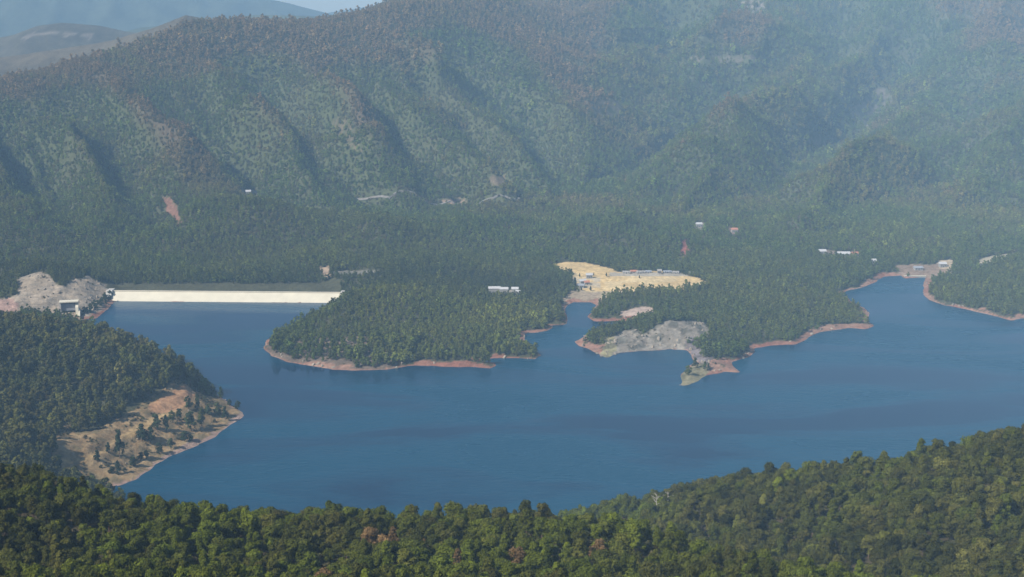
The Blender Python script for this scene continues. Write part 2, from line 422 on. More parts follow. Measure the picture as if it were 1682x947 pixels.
def ground_mat():
    m, nt, out = new_mat('ground')
    at = N(nt, 'ShaderNodeAttribute', attribute_type='GEOMETRY', attribute_name='soil')
    g = N(nt, 'ShaderNodeNewGeometry')
    def tex(scale, det, lo, hi, rough=.6):
        n = N(nt, 'ShaderNodeTexNoise'); n.inputs['Scale'].default_value = scale; n.inputs['Detail'].default_value = det; n.inputs['Roughness'].default_value = rough
        nt.links.new(g.outputs['Position'], n.inputs['Vector'])
        r = N(nt, 'ShaderNodeMapRange'); r.inputs['From Min'].default_value = .3; r.inputs['From Max'].default_value = .7
        r.inputs['To Min'].default_value = lo; r.inputs['To Max'].default_value = hi
        nt.links.new(n.outputs['Fac'], r.inputs['Value'])
        return n, r
    n1, r1 = tex(.22, 6, .62, 1.32, .7)
    n2, r2 = tex(.035, 4, .8, 1.2)
    mu = N(nt, 'ShaderNodeMath', operation='MULTIPLY')
    nt.links.new(r1.outputs['Result'], mu.inputs[0]); nt.links.new(r2.outputs['Result'], mu.inputs[1])
    sc = N(nt, 'ShaderNodeVectorMath', operation='SCALE')
    nt.links.new(at.outputs['Vector'], sc.inputs[0]); nt.links.new(mu.outputs['Value'], sc.inputs['Scale'])
    b = N(nt, 'ShaderNodeBsdfPrincipled'); b.inputs['Roughness'].default_value = .95; b.inputs['Specular IOR Level'].default_value = .05
    nt.links.new(sc.outputs['Vector'], b.inputs['Base Color'])
    bp = N(nt, 'ShaderNodeBump'); bp.inputs['Strength'].default_value = .9; bp.inputs['Distance'].default_value = 2.2
    nt.links.new(n1.outputs['Fac'], bp.inputs['Height']); nt.links.new(bp.outputs['Normal'], b.inputs['Normal'])
    nt.links.new(b.outputs['BSDF'], out.inputs['Surface'])
    return m

def water_mat():
    m, nt, out = new_mat('lake_water')
    g = N(nt, 'ShaderNodeNewGeometry')
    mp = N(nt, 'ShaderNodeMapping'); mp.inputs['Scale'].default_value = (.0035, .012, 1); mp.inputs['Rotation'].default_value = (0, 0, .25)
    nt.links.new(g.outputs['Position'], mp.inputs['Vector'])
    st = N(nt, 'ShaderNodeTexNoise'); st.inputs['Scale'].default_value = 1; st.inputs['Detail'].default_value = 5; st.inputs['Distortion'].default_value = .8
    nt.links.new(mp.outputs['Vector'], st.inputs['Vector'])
    ra = N(nt, 'ShaderNodeMapRange'); ra.inputs['From Min'].default_value = .36; ra.inputs['From Max'].default_value = .62
    ra.inputs['To Min'].default_value = .10; ra.inputs['To Max'].default_value = .30
    nt.links.new(st.outputs['Fac'], ra.inputs['Value'])
    n = N(nt, 'ShaderNodeTexNoise'); n.inputs['Scale'].default_value = .16; n.inputs['Detail'].default_value = 6; n.inputs['Roughness'].default_value = .65
    mp2 = N(nt, 'ShaderNodeMapping'); mp2.inputs['Scale'].default_value = (.7, 1.3, 1); mp2.inputs['Rotation'].default_value = (0, 0, .25)
    nt.links.new(g.outputs['Position'], mp2.inputs['Vector']); nt.links.new(mp2.outputs['Vector'], n.inputs['Vector'])
    bp = N(nt, 'ShaderNodeBump'); bp.inputs['Distance'].default_value = .8
    rb = N(nt, 'ShaderNodeMapRange'); rb.inputs['From Min'].default_value = .36; rb.inputs['From Max'].default_value = .62
    rb.inputs['To Min'].default_value = .05; rb.inputs['To Max'].default_value = 1.0
    nt.links.new(st.outputs['Fac'], rb.inputs['Value']); nt.links.new(rb.outputs['Result'], bp.inputs['Strength'])
    nt.links.new(n.outputs['Fac'], bp.inputs['Height'])
    b = N(nt, 'ShaderNodeBsdfPrincipled')
    cr = N(nt, 'ShaderNodeValToRGB')  # wind streaks: their darker reflection is painted into the base colour
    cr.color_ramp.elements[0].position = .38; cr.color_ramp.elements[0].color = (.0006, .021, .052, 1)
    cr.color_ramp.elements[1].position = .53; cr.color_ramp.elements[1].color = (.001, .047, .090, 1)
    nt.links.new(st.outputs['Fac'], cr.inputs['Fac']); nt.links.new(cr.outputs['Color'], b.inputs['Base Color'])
    b.inputs['IOR'].default_value = 1.33; b.inputs['Specular IOR Level'].default_value = .2
    nt.links.new(ra.outputs['Result'], b.inputs['Roughness']); nt.links.new(bp.outputs['Normal'], b.inputs['Normal'])
    nt.links.new(b.outputs['BSDF'], out.inputs['Surface'])
    return m

M_FOL = foliage_mat()
M_GROUND = ground_mat()
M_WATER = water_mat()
M_BARK = simple_mat('pine_bark', (.13, .085, .06), .9, .3, 1.5, .1)
M_SNAG = simple_mat('bleached_wood', (.42, .38, .33), .9, .2, 1.5, .1)
M_CONC = simple_mat('pale_concrete', (.60, .545, .42), .85, .10, .08, .2)
M_CONC2 = simple_mat('weathered_concrete', (.46, .43, .38), .9, .2, .15, .2)
M_DARK = simple_mat('dark_recess', (.10, .095, .10), .9, .2, .3, .1)
M_ASPH = simple_mat('pale_road', (.26, .235, .21), .95, .15, .2, .05)
M_WHITE = simple_mat('whitewash', (.25, .24, .22), .85, .06, .3, .2)
M_STONE = simple_mat('grey_stone', (.30, .28, .25), .9, .25, .4, .1)
M_TILE = simple_mat('roof_tile', (.42, .19, .12), .85, .2, .6, .1)
M_TIN = simple_mat('pale_roof_sheet', (.44, .43, .42), .7, .1, .4, .3)
M_GREYROOF = simple_mat('grey_roof_sheet', (.25, .26, .28), .75, .15, .4, .3)
M_ROCK = simple_mat('pale_rock', (.29, .24, .18), .95, .3, .5, .1, .15)

# ------------------------------------------------------------------ object helpers
def mesh_np(name, verts, faces, mat, smooth=False, attrs=None):
    """faces: list of arrays (n,3) or (n,4)"""
    me = bpy.data.meshes.new(name)
    verts = np.asarray(verts, np.float32)
    fl = [np.asarray(f, np.int32) for f in faces if len(f)]
    loops = np.concatenate([f.ravel() for f in fl])
    sizes = np.concatenate([np.full(len(f), f.shape[1], np.int32) for f in fl])
    me.vertices.add(len(verts)); me.vertices.foreach_set('co', verts.ravel())
    me.loops.add(len(loops)); me.loops.foreach_set('vertex_index', loops)
    me.polygons.add(len(sizes))
    st = np.zeros(len(sizes), np.int32); st[1:] = np.cumsum(sizes)[:-1]
    me.polygons.foreach_set('loop_start', st)
    me.polygons.foreach_set('use_smooth', np.full(len(sizes), smooth, bool))
    for k, v in (attrs or {}).items():
        a = me.attributes.new(k, 'FLOAT_VECTOR', 'POINT')
        a.data.foreach_set('vector', np.asarray(v, np.float32).ravel())
    me.update(calc_edges=True); me.validate()
    if mat:
        me.materials.append(mat)
    return me

def obj(name, me, parent=None):
    o = bpy.data.objects.new(name, me); COL.objects.link(o)
    if parent:
        o.parent = parent
    return o

def tag(o, label=None, cat=None, group=None, kind=None):
    if label: o['label'] = label
    if cat: o['category'] = cat
    if group: o['group'] = group
    if kind: o['kind'] = kind
    return o

def empty(name, loc, rz=0.0, s=1.0):
    o = bpy.data.objects.new(name, None); COL.objects.link(o)
    o.empty_display_size = 1
    o.location = loc; o.rotation_euler = (0, 0, rz); o.scale = (s, s, s)
    return o

class MB:
    def __init__(self):
        self.v, self.q, self.t = [], [], []
    def hexa(self, p8):
        b = len(self.v); self.v += [tuple(map(float, p)) for p in p8]
        for f in ((3, 2, 1, 0), (4, 5, 6, 7), (0, 1, 5, 4), (1, 2, 6, 5), (2, 3, 7, 6), (3, 0, 4, 7)):
            self.q.append([b + i for i in f])
    def box(self, x0, x1, y0, y1, z0, z1):
        self.hexa([(x0, y0, z0), (x1, y0, z0), (x1, y1, z0), (x0, y1, z0), (x0, y0, z1), (x1, y0, z1), (x1, y1, z1), (x0, y1, z1)])
    def tube(self, pts, rad, n=6):
        b = len(self.v)
        pts = [Vector(p) for p in pts]
        for i, p in enumerate(pts):
            a = pts[max(0, i - 1)]; c = pts[min(len(pts) - 1, i + 1)]
            dr = (c - a).normalized()
            u = dr.orthogonal().normalized(); w = dr.cross(u)
            for k in range(n):
                an = 2 * math.pi * k / n
                self.v.append(tuple(p + (u * math.cos(an) + w * math.sin(an)) * rad[i]))
        for i in range(len(pts) - 1):
            for k in range(n):
                self.q.append([b + i * n + k, b + i * n + (k + 1) % n, b + (i + 1) * n + (k + 1) % n, b + (i + 1) * n + k])
        self.v.append(tuple(pts[-1])); e = len(self.v) - 1
        o = b + (len(pts) - 1) * n
        for k in range(n):
            self.t.append([o + k, o + (k + 1) % n, e])
    def build(self, name, mat, parent=None, smooth=False):
        fs = []
        if self.q: fs.append(np.array(self.q))
        if self.t: fs.append(np.array(self.t))
        return obj(name, mesh_np(name, self.v, fs, mat, smooth), parent)

# ------------------------------------------------------------------ the ground sheet
ys = np.concatenate([np.arange(-60, 250, 12.0), np.arange(250, 740, 4.5), np.arange(740, 905, 6.0), np.arange(905, 1800, 3.1)])
st = []
y = ys[-1]
while y < 4400:
    y += 5.0 + (y - 1800) * .0045
    st.append(y)
while y < 11500:
    y += 260
    st.append(y)
ys = np.concatenate([ys, st])
NU = 660
us = np.linspace(-1, 1, NU)
hw = .47 * np.clip(ys, 0, None) + 140
GX = us[None, :] * hw[:, None]; GY = np.repeat(ys[:, None], NU, 1)
gx, gy = GX.ravel(), GY.ravel()
gd = lake_dist(gx, gy)
gz = height(gx, gy, gd)
MK = masks(gx, gy, gz, gd)
# rough rock on the cuts
rock = (MK['cut'] | MK['damcut'] | MK['cutdark'])
gz = gz + rock * sm(3, 10, gd) * (4.6 * (1 - np.abs(fbm(gx / 15, gy / 11, 81, 4))) - 3.4)
bankm = MK['bank'] & (gd > 2)
gz = gz + bankm * sm(2, 8, gd) * .75 * np.sin(gz * 1.15 + 2 * fbm(gx / 30, gy / 30, 85, 2))
gz = gz + bankm * .9 * fbm(gx / 6, gy / 6, 83, 3)

g = ridge_share(gx, gy)
soil = np.empty((gx.size, 3))
patch = fbm(gx / 160, gy / 160, 91, 4)[:, None]
fl = np.array([.070, .068, .036]); dry = np.array([.098, .074, .046]); grn = np.array([.072, .080, .034])
hillw = sm(1800, 2300, gy)[:, None]
t = np.clip(sm(.5, .85, g)[:, None] * .8 + patch * .5, 0, 1)
soil[:] = fl * (1 - hillw) + hillw * (grn * (1 - t) + dry * t)
nearw = (1 - sm(700, 900, gy))[:, None]
soil[:] = soil * (1 - nearw) + nearw * np.array([.075, .060, .035])
def paint(m, c, a=1.0):
    soil[m] = soil[m] * (1 - a) + np.array(c) * a
n1 = fbm(gx / 9, gy / 9, 95, 3); n2 = fbm(gx / 30, gy / 30, 97, 3)
red = np.array([.25, .112, .076]); pale = np.array([.34, .25, .18])
paint(MK['bank'], (.285, .19, .095))
paint(MK['bank'] & (n1 > .12), (.34, .245, .13), .7)
paint(MK['bank'] & (n1 < -.22), (.16, .13, .07), .8)
paint(MK['orange'], (.42, .225, .12), .75)
paint(MK['track'], (.44, .30, .14))
paint(MK['cut'], (.225, .195, .155))
paint(MK['cut'] & (fbm(gx / 5, gy / 30, 96, 3) > .16), (.31, .275, .225), .8)
paint(MK['cut'] & (n1 < -.18), (.11, .105, .08), .8)
paint(MK['cutdark'], (.12, .10, .10), .85)
paint(MK['cutdark'] & (n1 > .15), (.24, .20, .20), .7)
paint(MK['spit'], (.23, .20, .115))
paint(MK['spit'] & (n1 < -.1), (.12, .115, .06), .7)
paint(MK['yel'], (.30, .265, .13), .8)
paint(MK['yel'] & (n1 < -.1), (.13, .12, .08), .7)
paint(MK['damcut'], (.30, .24, .175))
paint(MK['damcut'] & (n2 > .1), (.37, .30, .225), .8)
paint(MK['damcut'] & (n1 < -.25), (.22, .19, .15), .7)
paint(MK['damred'], (.36, .21, .17), .7)
# exposed strip along the water
beach = (gd > -6) & (gz < strand(gx, gy)) & (gy > 880) & (gy < 1760)
tt = np.clip(.5 + 1.2 * n2 + .5 * n1, 0, 1)[:, None]
bc = red * (1 - .45 * tt) + pale * .45 * tt
bb_ = beach & ~MK['spit'] & ~(MK['cut'] & (gy < 1345) & (gx < 200))
soil[bb_] = bc[bb_]
paint(bb_ & MK['bank'], (.36, .27, .22), .65)
for i, s in enumerate(SCARS):
    paint((MK['scar'] == i) & ((n1 > -.1) if i >= 12 and i < 18 else True), s[3], .75 if 12 <= i < 18 else 1)
paint(MK['field'], (.56, .40, .19))
paint(MK['field'] & (n2 > .12), (.60, .46, .25), .8)
paint(MK['field'] & (MK['py'] > 447) & (MK['py'] < 453) & (MK['px'] > 1000), (.36, .33, .28), .85)
paint(MK['field'] & (MK['py'] > 478), (.34, .29, .19), .8)
paint(MK['field'] & (MK['px'] < 985) & (MK['py'] > 455) & (n1 > -.1), (.42, .36, .27), .8)
paint((MK['px'] > 440) & (MK['px'] < 660) & (gy > 1240) & (gy < 1350) & ~beach, (.17, .125, .095), .8)
paint(MK['creek'] & ~beach, (.32, .25, .17))
paint(MK['clear'], (.44, .33, .26))
nr, nc = GX.shape
idx = np.arange(nr * nc).reshape(nr, nc)
fq = np.stack([idx[:-1, :-1].ravel(), idx[:-1, 1:].ravel(), idx[1:, 1:].ravel(), idx[1:, :-1].ravel()], 1)
me = mesh_np('terrain', np.stack([gx, gy, gz], 1), [fq], M_GROUND, True, {'soil': soil})
tag(obj('terrain', me), kind='structure')

# water: one sheet, the shores rise through it
wb = MB()
x0, x1, y0, y1 = POLY[:, 0].min() - 12, POLY[:, 0].max() + 12, POLY[:, 1].min() - 12, POLY[:, 1].max() + 10
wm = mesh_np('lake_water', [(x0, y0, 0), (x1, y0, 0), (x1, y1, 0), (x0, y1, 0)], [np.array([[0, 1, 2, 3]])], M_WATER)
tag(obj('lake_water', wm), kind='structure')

# ------------------------------------------------------------------ far ridges
def far_ridge(name, D, crest, wid, colr, seed, rough=10.0):
    cx = np.array([c[0] for c in crest], float); cy = np.array([c[1] for c in crest], float)
    nx, ny = 260, 44
    px = np.linspace(cx[0], cx[-1], nx)
    py = np.interp(px, cx, cy)
    X, Y, Z = at_depth(px, py, D)
    v = np.linspace(-1, .8, ny)
    yy = D + v[:, None] * wid + 0 * X[None, :]
    xx = np.repeat(X[None, :], ny, 0)
    pr = np.where(v < 0, 1 - np.abs(v) ** 1.25, 1 - np.abs(v) ** 1.6)[:, None]
    zz = 20 + (Z[None, :] - 20) * pr
    nn = 1 - np.abs(fbm(xx / 260 + .3 * yy / 260, yy / 600, seed, 4))
    zz = zz + (nn - .8) * 90 * (1 - pr ** 3) + rough * fbm(xx / 120, yy / 120, seed + 5, 4) * (1 - pr ** 2 * .7)
    cl = np.array(colr)[None, :] * (1 + .45 * fbm(xx / 140, yy / 140, seed + 9, 4).ravel()[:, None])
    if name == 'red_ridge':
        b_ = (np.abs(zz - (Z[None, :] - 28)) < 3.4 + 7 * fbm(xx / 18, yy / 400, 5, 2))
        b_ &= (np.repeat(px[None, :], ny, 0) > 55) & (np.repeat(px[None, :], ny, 0) < 165) & (v[:, None] < 0)
        cl[b_.ravel()] = (.17, .14, .11)
    idx = np.arange(nx * ny).reshape(ny, nx)
    f = np.stack([idx[:-1, :-1].ravel(), idx[:-1, 1:].ravel(), idx[1:, 1:].ravel(), idx[1:, :-1].ravel()], 1)
    tag(obj('hills', mesh_np('hills', np.stack([xx.ravel(), yy.ravel(), zz.ravel()], 1), [f], M_GROUND, True, {'soil': cl})), kind='structure')

far_ridge('brown_slope', 3380, [(-420, 135), (-200, 112), (0, 94), (100, 81), (180, 66), (250, 46), (305, 24), (350, 34), (480, 90), (600, 140)], 330, (.105, .085, .056), 201)
far_ridge('red_ridge', 4300, [(-400, 80), (-100, 70), (0, 61), (22, 57), (60, 42), (100, 37), (165, 41), (212, 52), (300, 60), (420, 74), (560, 120)], 420, (.095, .082, .055), 211)
far_ridge('mid_ridge', 5200, [(-100, 80), (120, 66), (230, 46), (300, 38), (420, 24), (520, 26), (640, 34), (760, 50)], 500, (.08, .09, .055), 221)
far_ridge('blue_mountain', 7800, [(-600, -40), (-200, -45), (150, -40), (330, -22), (450, 0), (535, 21), (640, 50), (800, 80)], 1300, (.07, .08, .05), 231)
far_ridge('pale_ridge', 9800, [(300, 50), (470, 30), (550, 19), (600, 11), (640, 9), (720, 14), (900, 30)], 900, (.07, .08, .05), 241)

# ------------------------------------------------------------------ trees: meshes
def ico(r):
    t = (1 + 5 ** .5) / 2
    v = np.array([(-1, t, 0), (1, t, 0), (-1, -t, 0), (1, -t, 0), (0, -1, t), (0, 1, t), (0, -1, -t), (0, 1, -t), (t, 0, -1), (t, 0, 1), (-t, 0, -1), (-t, 0, 1)], float)
    v /= np.linalg.norm(v[0])
    f = np.array([(0, 11, 5), (0, 5, 1), (0, 1, 7), (0, 7, 10), (0, 10, 11), (1, 5, 9), (5, 11, 4), (11, 10, 2), (10, 7, 6), (7, 1, 8), (3, 9, 4), (3, 4, 2), (3, 2, 6), (3, 6, 8), (3, 8, 9), (4, 9, 5), (2, 4, 11), (6, 2, 10), (8, 6, 7), (9, 8, 1)])
    return v * r, f

def crown_mesh(seed, H, R, nl, leaves, ls, conic=0.0, base=.3):
    """leafy clumps spread through the crown's volume"""
    r = np.random.default_rng(seed)
    lobes = []
    for k in range(nl):
        t = base + (1 - base) * (k + .5 * r.random()) / nl
        tt = (t - base) / (1 - base)
        prof = (1 - tt) ** .8 if conic > .5 else math.sqrt(max(.02, 1 - (tt * 1.0) ** 2.2)) * (.55 + .45 * min(1, tt * 3))
        rad = R * prof * (.35 + .5 * r.random()) * (1 if k < nl - 1 else .15)
        an = k * 2.4 + r.normal() * .4
        lr = R * (.22 + .2 * r.random()) * (1 - .45 * tt * conic)
        lobes.append((rad * math.cos(an), rad * math.sin(an), min(t * H, H - lr * .8), lr))
    lobes.append((0, 0, H * (base + .25), R * .45))
    lobes = np.array(lobes)
    V, F3, F4 = [], [], []
    nb = 0
    for c in lobes:
        v, f = ico(c[3] * .66)
        v = v * (1 + .25 * r.normal(size=(12, 1)))
        v[:, 2] *= .8
        V.append(v + c[:3]); F3.append(f + nb); nb += 12
    w = lobes[:, 3] ** 2
    cnt = r.multinomial(leaves, w / w.sum())
    for c, n in zip(lobes, cnt):
        nrm = r.normal(size=(n, 3)); nrm[:, 2] = nrm[:, 2] + .35
        nrm /= np.linalg.norm(nrm, axis=1, keepdims=True)
        pos = c[:3] + nrm * np.array([1, 1, .82]) * c[3] * (.66 + .58 * r.random((n, 1)) ** 1.3)
        ins = np.zeros(n, bool)
        for c2 in lobes:
            if c2 is not c:
                ins |= (((pos - c2[:3]) ** 2).sum(1) < (c2[3] * .68) ** 2)
        pos, nrm = pos[~ins], nrm[~ins]
        n = len(pos)
        nn = nrm + .34 * r.normal(size=(n, 3)); nn /= np.linalg.norm(nn, axis=1, keepdims=True)
        a = np.cross(nn, r.normal(size=(n, 3))); a /= np.linalg.norm(a, axis=1, keepdims=True)
        b = np.cross(nn, a)
        s = ls * (.6 + .8 * r.random((n, 1)))
        q = np.stack([pos - a * s, pos - b * s * .62 + nn * s * .15, pos + a * s, pos + b * s * .62 + nn * s * .15], 1).reshape(-1, 3)
        V.append(q); F4.append(np.arange(4 * n).reshape(n, 4) + nb); nb += 4 * n
    return mesh_np('crown', np.concatenate(V), [np.concatenate(F3), np.concatenate(F4)], M_FOL)

def trunk_mesh(seed, H, n=6, limbs=4):
    r = np.random.default_rng(seed)
    mb = MB()
    l = r.normal(size=2) * .05 * H
    pts = [(0, 0, -1.2), (l[0] * .2, l[1] * .2, H * .3), (l[0] * .6, l[1] * .6, H * .6), (l[0], l[1], H * .88)]
    rd = H * .022
    mb.tube(pts, [rd * 1.3, rd, rd * .7, rd * .2], n)
    for k in range(limbs):
        h = H * (.32 + .13 * k); an = k * 2.4 + r.random()
        L = H * .22
        mb.tube([(l[0] * .3, l[1] * .3, h), (L * .6 * math.cos(an), L * .6 * math.sin(an), h + L * .25), (L * math.cos(an), L * math.sin(an), h + L * .5)], [rd * .45, rd * .3, rd * .1], 4)
    return mesh_np('trunk', mb.v, [np.array(mb.q), np.array(mb.t)], M_BARK)

# near: about 11 m tall; mid: 10 m; far: 9 m
NEAR = [(crown_mesh(100 + i, (10, 9.2, 11.5, 8.6, 10.4, 12, 9.4, 10.6)[i], (4.6, 5.0, 4.2, 4.7, 4.4, 3.5, 4.9, 4.2)[i], (15, 18, 14, 12, 19, 15, 16, 17)[i], 2500, .34, (0, 0, .1, 0, .1, .6, 0, .2)[i], .25 + .05 * (i % 3)),
         trunk_mesh(150 + i, (10, 9.2, 11.5, 8.6, 10.4, 12, 9.4, 10.6)[i])) for i in range(8)]
MID = [(crown_mesh(200 + i, 10, 3.3 + .3 * (i % 3), 10, 620, .52, .6 if i in (3, 4) else 0, .2), trunk_mesh(250 + i, 10, 5, 2)) for i in range(5)]
FAR = [(crown_mesh(300 + i, 9, 3.3 + .3 * (i % 3), 6, 150, .85, 0, .15), trunk_mesh(350 + i, 9, 4, 0)) for i in range(4)]
BUSH = [(crown_mesh(400 + i, 1.9, 1.35, 6, 110, .30, 0, .1), None) for i in range(3)]

def proto_objs(lst):
    out = []
    for c, t in lst:
        oc = bpy.data.objects.new('crown_source', c)
        ot = bpy.data.objects.new('trunk_source', t) if t else None
        out.append((oc, ot))
    return out

def scatter(name, pos, var, rot, scl, tint, protos, label, cat):
    """one object of kind stuff: a point per plant, a crown and trunk standing on each"""
    me = bpy.data.meshes.new(name)
    me.vertices.add(len(pos)); me.vertices.foreach_set('co', np.asarray(pos, np.float32).ravel())
    for nm, ty, key, arr in (('variant', 'INT', 'value', var.astype(np.int32)), ('turn', 'FLOAT_VECTOR', 'vector', rot), ('size', 'FLOAT_VECTOR', 'vector', scl), ('tint', 'FLOAT_VECTOR', 'vector', tint)):
        a = me.attributes.new(nm, ty, 'POINT'); a.data.foreach_set(key, np.asarray(arr).ravel().astype(np.int32 if ty == 'INT' else np.float32))
    me.update()
    o = obj(name, me)
    ng = bpy.data.node_groups.new(name, 'GeometryNodeTree')
    ng.interface.new_socket('Geometry', in_out='INPUT', socket_type='NodeSocketGeometry')
    ng.interface.new_socket('Geometry', in_out='OUTPUT', socket_type='NodeSocketGeometry')
    nd = ng.nodes
    gi = nd.new('NodeGroupInput'); go = nd.new('NodeGroupOutput'); jn = nd.new('GeometryNodeJoinGeometry')
    def named(n, t):
        a = nd.new('GeometryNodeInputNamedAttribute'); a.data_type = t; a.inputs['Name'].default_value = n
        return a.outputs['Attribute']
    va, ro, si = named('variant', 'INT'), named('turn', 'FLOAT_VECTOR'), named('size', 'FLOAT_VECTOR')
    for k, (oc, ot) in enumerate(protos):
        cm = nd.new('FunctionNodeCompare'); cm.data_type = 'INT'; cm.operation = 'EQUAL'
        ng.links.new(va, cm.inputs[2]); cm.inputs[3].default_value = k
        pj = nd.new('GeometryNodeJoinGeometry')
        for q in (oc, ot):
            if q:
                oi = nd.new('GeometryNodeObjectInfo'); oi.transform_space = 'ORIGINAL'; oi.inputs['Object'].default_value = q
                ng.links.new(oi.outputs['Geometry'], pj.inputs[0])
        ip = nd.new('GeometryNodeInstanceOnPoints')
        ng.links.new(gi.outputs[0], ip.inputs['Points']); ng.links.new(cm.outputs['Result'], ip.inputs['Selection'])
        ng.links.new(pj.outputs[0], ip.inputs['Instance'])
        ng.links.new(ro, ip.inputs['Rotation']); ng.links.new(si, ip.inputs['Scale'])
        ng.links.new(ip.outputs['Instances'], jn.inputs[0])
    ng.links.new(jn.outputs[0], go.inputs[0])
    md = o.modifiers.new('plants', 'NODES'); md.node_group = ng
    return tag(o, label, cat, None, 'stuff')

# ------------------------------------------------------------------ trees: where they stand
def grid_pts(y0, y1, s, hwf):
    yy = np.arange(y0, y1, s)
    X, Y = [], []
    for i, yv in enumerate(yy):
        h = hwf(yv)
        xs = np.arange(-h, h, s) + (s / 2 if i % 2 else 0)
        X.append(xs); Y.append(np.full(xs.shape, yv))
    X, Y = np.concatenate(X), np.concatenate(Y)
    X = X + rng.uniform(-.42, .42, X.shape) * s; Y = Y + rng.uniform(-.42, .42, Y.shape) * s
    return X, Y

HWF = lambda yv: .43 * yv + 60
def tints(n, a, b, jit=.22):
    t = rng.random((n, 1))
    c = np.array(a)[None] * (1 - t) + np.array(b)[None] * t
    return c * np.exp(rng.normal(0, jit, (n, 1)))

# --- near slopes
X, Y = grid_pts(215, 800, 4.9, HWF)
d = lake_dist(X, Y); Z = height(X, Y, d)
k = (d > 12) & (Z > 3)
X, Y, Z = X[k], Y[k], Z[k]
px, py, dep = project(X, Y, Z + 8)
maquis = sm(330, 180, px) * sm(400, 450, Y)
k = rng.random(X.size) < .88
X, Y, Z, px, py, dep, maquis = (a[k] for a in (X, Y, Z, px, py, dep, maquis))
n = X.size
rightw = sm(0, 40, (X - (.155 * 400)) + (Y - 400) * .9) * sm(40, 90, X)
S = rng.uniform(.42, .88, n) * (1 - .3 * maquis) * (1 + .12 * rightw)
patch = fbm(X / 45, Y / 45, 301, 3)
bright = tints(n, (.112, .130, .012), (.086, .108, .012), .24)
dull = tints(n, (.054, .060, .012), (.092, .084, .018), .28)
mixw = np.clip(.55 + 1.1 * patch + .35 * rng.normal(size=n) - .55 * rightw, 0, 1)[:, None]
T = (bright * mixw + dull * (1 - mixw)) * .98
VAR = np.where(rng.random(n) < .8, rng.choice([0, 1, 2, 3, 4, 6, 7], n), 5)
RZ = rng.uniform(0, 2 * math.pi, n)
# which show: sweep from near to far keeping the highest canopy line per column
order = np.argsort(Y)
line = np.full(1900, 960.0)
hp = 11 * S * FPX / dep
wp = 4.2 * S * FPX / dep
top = project(X, Y, Z + 10.5 * S)[1]
vis = np.zeros(n)
for i in order:
    c0 = int(px[i] - wp[i] * .5 + 100); c1 = int(px[i] + wp[i] * .5 + 101)
    if c1 <= 95 or c0 >= 1790:
        continue
    c0, c1 = max(c0, 0), min(c1, 1899)
    seg = line[c0:c1]
    vis[i] = np.clip(np.mean(seg) - top[i], 0, hp[i])
    np.minimum(seg, top[i] + hp[i] * .22, out=seg)
# the dry brown pines seen in the photograph
DRY = [(622, 870, 17), (690, 868, 10), (757, 915, 13), (862, 884, 12), (975, 880, 10), (1306, 742, 13), (520, 935, 11)]
dryflag = np.full(n, -1)
for i, (qx, qy, rr) in enumerate(DRY):
    m = np.nonzero((np.abs(px - qx) < rr * 1.6) & (np.abs(py - qy) < rr * 1.3))[0]
    if len(m):
        o_ = m[np.argsort(((px[m] - qx) ** 2 + (py[m] - qy) ** 2) ** .5 - 1.2 * vis[m])][:3 if i == 0 else 1]
        dryflag[o_] = i
T[dryflag >= 0] = np.array([.185, .115, .048])[None] * rng.uniform(.8, 1.15, (int((dryflag >= 0).sum()), 1))
inside = (px > 12) & (px < 1670) & (top < 905)
score = vis * wp * inside
score[dryflag >= 0] = 1e9 * inside[dryflag >= 0]
NPICK = 285
pick = np.argsort(-score)[:NPICK]
pick = pick[score[pick] > 0]
isthing = np.zeros(n, bool); isthing[pick] = True

protos_near = proto_objs(NEAR)
protos_mid = proto_objs(MID)
protos_far = proto_objs(FAR)
protos_bush = proto_objs(BUSH)
def words_for(t, s):
    lum = t[0] * .3 + t[1] * .6 + t[2] * .1
    hue = 'yellow-green' if (t[0] / t[1] > .74 and lum > .088) else 'bright-green' if lum > .09 else 'mid-green' if lum > .067 else 'dark-green' if lum > .05 else 'blackish'
    size = 'small' if s < .54 else 'large' if s > .73 else 'medium'
    return size + ' ' + hue
ORD = ['first', 'second', 'third', 'fourth', 'fifth', 'sixth', 'seventh', 'eighth', 'ninth', 'tenth', 'eleventh', 'twelfth', 'thirteenth', 'fourteenth', 'fifteenth', 'sixteenth', 'seventeenth', 'eighteenth', 'nineteenth', 'twentieth', 'twenty-first', 'twenty-second', 'twenty-third', 'twenty-fourth', 'twenty-fifth', 'twenty-sixth', 'twenty-seventh', 'twenty-eighth', 'twenty-ninth', 'thirtieth']
bands = [(-1, 805, 'high on the slope'), (805, 840, 'in the upper wood'), (840, 868, 'in the mid wood'), (868, 890, 'in the lower wood'), (890, 2000, 'at the bottom edge')]
colsx = [(-50, 210, 'below the tan bank'), (210, 430, 'under the near left water'), (430, 640, "under the peninsula's dark end"), (640, 890, 'under the red spit'),
         (890, 1060, 'under the channel'), (1060, 1250, 'under the rock spit'), (1250, 1430, 'under the wide water'), (1430, 1800, 'near the right edge')]
cells = {}
for i in pick:
    if dryflag[i] >= 0:
        continue
    b = next(q for q in bands if q[0] <= top[i] < q[1]); c = next(q for q in colsx if q[0] <= px[i] < q[1])
    cells.setdefault((words_for(T[i], S[i]), b[2], c[2]), []).append(i)
LABEL = {}
for (w, b, c), lst in cells.items():
    lst.sort(key=lambda i: px[i])
    for r_, i in enumerate(lst):
        pre = f'{w} pine' if len(lst) == 1 else f'{ORD[r_]} {w} pine from the left'
        LABEL[i] = f'{pre}, {b} {c}'
